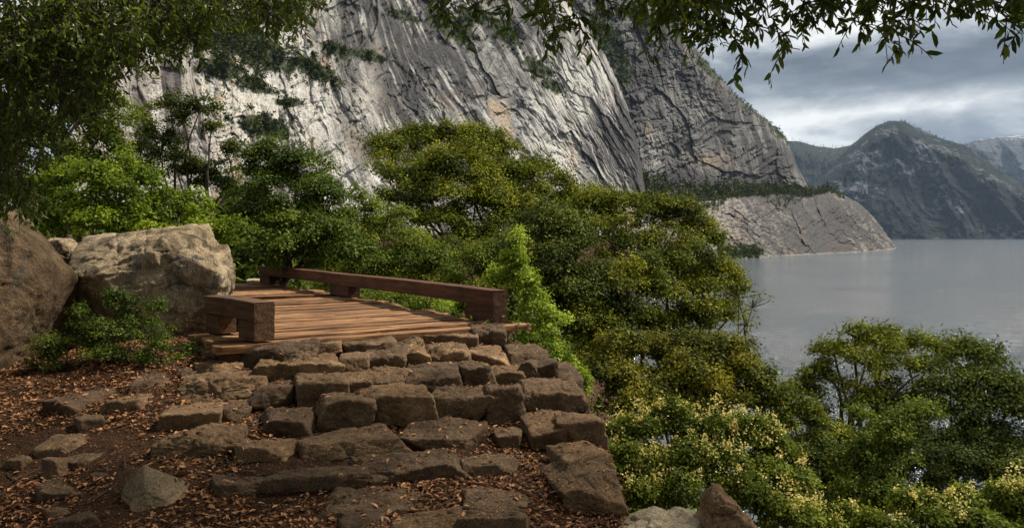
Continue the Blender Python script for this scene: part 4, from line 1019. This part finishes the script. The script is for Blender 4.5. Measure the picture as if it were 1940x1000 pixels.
def bridge():
    ang = math.atan2(ex[1], ex[0])
    root = thing('footbridge', 'weathered brown timber footbridge with low beam rails at the top of the steps', 'bridge', (O2[0], O2[1], ZD))
    root.rotation_euler[2] = ang                                   # local X across, local Y along the bridge
    rng = np.random.default_rng(4)
    acc = Acc(); y = -.14; k = 0
    while y < 8.9:
        w = rng.uniform(.15, .24)
        yc = y + w / 2
        # where the boulder stands the planks are cut short
        x0 = np.interp(yc, (-.3, .9, 1.0, 2.2, 4.5, 7, 9), (-.42, -.36, .30, .55, .45, .1, -.2)) + rng.normal() * .03
        x1 = 2.72 + rng.normal() * .09 + (.12 if yc < .1 else 0)
        b = Acc(); beam(b, x1 - x0, w - rng.uniform(.012, .045), .075, k, 60, .010, .006)
        V = b.V[0].copy(); V[:, 0] += x0; V[:, 1] += yc; V[:, 2] += -.075 + rng.normal() * .010
        V[:, 1] += (V[:, 0] - 1.2) * rng.normal() * .008
        V[:, 2] += (V[:, 1] - yc) * rng.normal() * .05
        acc.add(V, *[np.concatenate(p) for p in b.P.values()])
        y += w; k += 1
    link('deck', acc.mesh('deck'), DECKW, root)
    def timber(name, x, y, z, L, w, h, mat, seed, rot=0.0, label=None):
        a = Acc(); beam(a, L, w, h, seed, max(8, int(L * 14)))
        o = link(name, a.mesh(name, smooth=False), mat, root, loc=(x, y, z)); o.rotation_euler[2] = rot
        if label: o['label'] = label
        return o
    T = .182
    q = math.pi / 2
    XR = 2.70; XL = 0.02
    # near left rail
    timber('rail_beam', XL, -.10, T, 1.16, .20, T, RAILL, 51, q + .16)
    timber('rail_block', XL, -.10, .002, .34, .195, T - .003, RAILL, 52, q + .16)
    timber('rail_block', XL - .135, .72, .002, .30, .19, T - .003, RAILL, 53, q + .16)
    # far right rail, two beams end to end
    timber('rail_beam', XR, .05, T, 4.62, .19, T, RAILW, 54, q)
    timber('rail_beam', XR + .0, 4.69, T, 4.15, .19, T, RAILW, 55, q + .03)
    timber('rail_block', XR, .05, .002, .62, .195, T - .003, RAILW, 56, q)
    timber('rail_block', XR, 4.35, .002, .8, .19, T - .003, RAILW, 57, q)
    timber('rail_block', XR - .1, 8.2, .002, .6, .19, T - .003, RAILW, 58, q + .03)
    # bearers under the deck
    timber('bearer', -.22, -.08, -.33, 1.6, .22, .25, RAILW, 59, q)
    timber('bearer', 2.45, -.1, -.33, 8.9, .24, .25, RAILW, 60, q)
    timber('bearer', 1.1, -.1, -.33, 8.9, .24, .25, RAILW, 61, q)
bridge()

# ------------------------------------------------------------------ dead leaves and twigs on the ground
def litter():
    n = 64000
    x = RNG.uniform(-5.2, 1.1, n); y = 3.9 + RNG.random(n) ** 1.25 * 5.6
    p = np.stack([x * .9, y * .9, np.full(n, 4.4)], -1)
    dens = fbm(p, 4)
    keep = (dens + RNG.normal(size=n) * .09 > -.04) & (x < np.interp(y, _XE[:, 0], _XE[:, 1]) + .2)
    x, y = x[keep], y[keep]; n = len(x)
    z = ground_z(x, y) + RNG.uniform(.002, .022, n)
    # leaves that settled on the stones
    dg = bpy.context.evaluated_depsgraph_get(); z2 = z.copy()
    for k in range(n):
        if RNG.random() < .75:
            ok, loc, nor, *_ = SC.ray_cast(dg, Vector((x[k], y[k], 1.25)), Vector((0, 0, -1)), distance=2.2)
            if ok and 'stone' in _[1].name:
                z2[k] = loc.z + .004 if (nor.z > .8 and RNG.random() < .30) else -9
    ok = z2 > -5; x, y, z = x[ok], y[ok], z2[ok]; n = len(x)
    acc = Acc(); a = RNG.uniform(0, 2 * np.pi, n)
    D = np.stack([np.cos(a), np.sin(a), RNG.normal(size=n) * .3], -1); N = np.stack([RNG.normal(size=n) * .4, RNG.normal(size=n) * .4, np.ones(n)], -1)
    L = .016 + .042 * RNG.random(n) ** 1.6
    leaves(acc, np.stack([x, y, z], -1), D, N, L, L * RNG.uniform(.35, .55, n), RNG.random(n), True)
    m = leaf_mat('dry_brown_leaves', (.055, .018, .007), (.19, .074, .027), (.42, .205, .085), .12, .03)
    n = 60000; x = RNG.uniform(-5.2, 1.0, n); y = 3.9 + RNG.random(n) ** 1.3 * 5.4      # crumbled bits, needles and grit
    k = x < np.interp(y, _XE[:, 0], _XE[:, 1]) + .1; x, y = x[k], y[k]; n = len(x)
    a = RNG.uniform(0, 2 * np.pi, n); L = RNG.uniform(.006, .020, n)
    leaves(acc, np.stack([x, y, ground_z(x, y) + RNG.uniform(.001, .006, n)], -1), np.stack([np.cos(a), np.sin(a), RNG.normal(size=n) * .2], -1),
           np.stack([RNG.normal(size=n) * .4, RNG.normal(size=n) * .4, np.ones(n)], -1), L, L * RNG.uniform(.2, .7, n), RNG.random(n) * .8)
    link('leaf_litter', acc.mesh('litter', False), m, kind='stuff')
    tw = Acc()
    for _ in range(120):
        c = np.array([RNG.uniform(-4.4, .6), RNG.uniform(4.2, 7.5), 0]); c[2] = float(ground_z(c[0], c[1])[0]) + .012
        th = RNG.uniform(0, 6.3); l = RNG.uniform(.06, .3); e = c + (l * math.cos(th), l * math.sin(th), 0); e[2] = float(ground_z(e[0], e[1])[0]) + .014
        tube(tw, bez(c, e, RNG.normal(size=3) * .02, 6), np.linspace(.005, .002, 6), 5)
    link('twigs', tw.mesh('twigs'), BARK, kind='stuff')
litter()

# ------------------------------------------------------------------ sky, sun, air, camera
SUN_EL, SUN_AZ = R(52), math.atan2(.88, .48)            # azimuth measured from +Y (ahead) towards +X (right)
def world():
    w = bpy.data.worlds.new('World'); SC.world = w; w.use_nodes = True
    t = w.node_tree; t.nodes.clear()
    h = NT.__new__(NT); h.t = t
    out = h.n('ShaderNodeOutputWorld'); bg = h.n('ShaderNodeBackground'); bg.inputs['Strength'].default_value = .1
    sky = h.n('ShaderNodeTexSky', sky_type='NISHITA', sun_disc=False, sun_elevation=SUN_EL, sun_rotation=SUN_AZ)
    v = h.n('ShaderNodeTexCoord').outputs['Generated']
    n1 = h.noise(h.map(v, (2.2, 2.2, 8.5), (0, R(-3.5), 0)), 1.15, 9, .56, .35)
    n2 = h.noise(h.map(v, (3, 3, 7), (0, R(-4), 0)), 3.4, 7, .6, .2)
    f = h.math('ADD', h.math('MULTIPLY', n1, .64), h.math('MULTIPLY', n2, .36))
    el = h.math('ADD', h.n('ShaderNodeSeparateXYZ', {0: v}).outputs['Z'], h.math('MULTIPLY', h.math('SUBTRACT', n1, .5), .12))
    band = h.ramp(h.math('MULTIPLY', el, 2.0), (.16, .5), (.27, .66), (.335, .34), (.39, .33), (.47, .58), (.56, .60), (.70, .60), (1.0, .62))
    f = h.math('ADD', f, h.math('MULTIPLY', h.math('SUBTRACT', band, .5), .72))
    cl = h.ramp(f, (.34, (.66, .77, .91)), (.45, (1.75, 1.95, 2.14)), (.54, (3.7, 3.88, 3.95)), (.63, (6.7, 6.75, 6.5)))
    mask = h.ramp(n2, (.3, .92), (.5, .985))
    t.links.new(h.mix(mask, sky.outputs[0], cl), bg.inputs['Color'])
    t.links.new(bg.outputs[0], out.inputs['Surface'])
world()
sun = bpy.data.lights.new('sun', 'SUN'); sun.energy = 5.0; sun.angle = R(2.0); sun.color = (1.0, .91, .77)
so = bpy.data.objects.new('sun', sun); COL.objects.link(so)
sv = Vector((math.sin(SUN_AZ) * math.cos(SUN_EL), math.cos(SUN_AZ) * math.cos(SUN_EL), math.sin(SUN_EL)))
so.rotation_euler = sv.to_track_quat('Z', 'Y').to_euler(); so.location = (0, 0, 50)

def haze():
    t = NT('air_haze')
    v = t.n('ShaderNodeVolumePrincipled', {'Color': (.5, .68, .98), 'Density': 1.5e-5, 'Anisotropy': .2})
    t.t.links.new(v.outputs[0], t.out.inputs['Volume'])
    x0, x1, y0, y1, z0, z1 = -9300, 16300, -8300, 24300, -140, 2600
    V = [(x, y, z) for z in (z0, z1) for y in (y0, y1) for x in (x0, x1)]
    f = [(0, 2, 3, 1), (4, 5, 7, 6), (0, 1, 5, 4), (2, 6, 7, 3), (0, 4, 6, 2), (1, 3, 7, 5)]
    link('haze', mesh_np('haze', V, [np.array(f)], smooth=False), t.m, kind='stuff')
HAZE = True
if HAZE: haze()

cam = bpy.data.cameras.new('camera'); cam.sensor_width = 36; cam.lens = 36 * F / 1940
cam.shift_y = -(500 - HY) / 1940; cam.clip_start = .05; cam.clip_end = 60000
co = bpy.data.objects.new('camera', cam); COL.objects.link(co); co.location = (0, 0, E); co.rotation_euler = (R(90), 0, 0)
SC.camera = co
SC.view_settings.view_transform = 'Standard'; SC.view_settings.look = 'None'; SC.view_settings.gamma = 1; SC.view_settings.exposure = .60
SC.view_settings.use_curve_mapping = False
SC.render.engine = 'CYCLES'
SC.cycles.max_bounces = 6; SC.cycles.diffuse_bounces = 3; SC.cycles.transmission_bounces = 3; SC.cycles.volume_bounces = 0
SC.cycles.use_adaptive_sampling = True
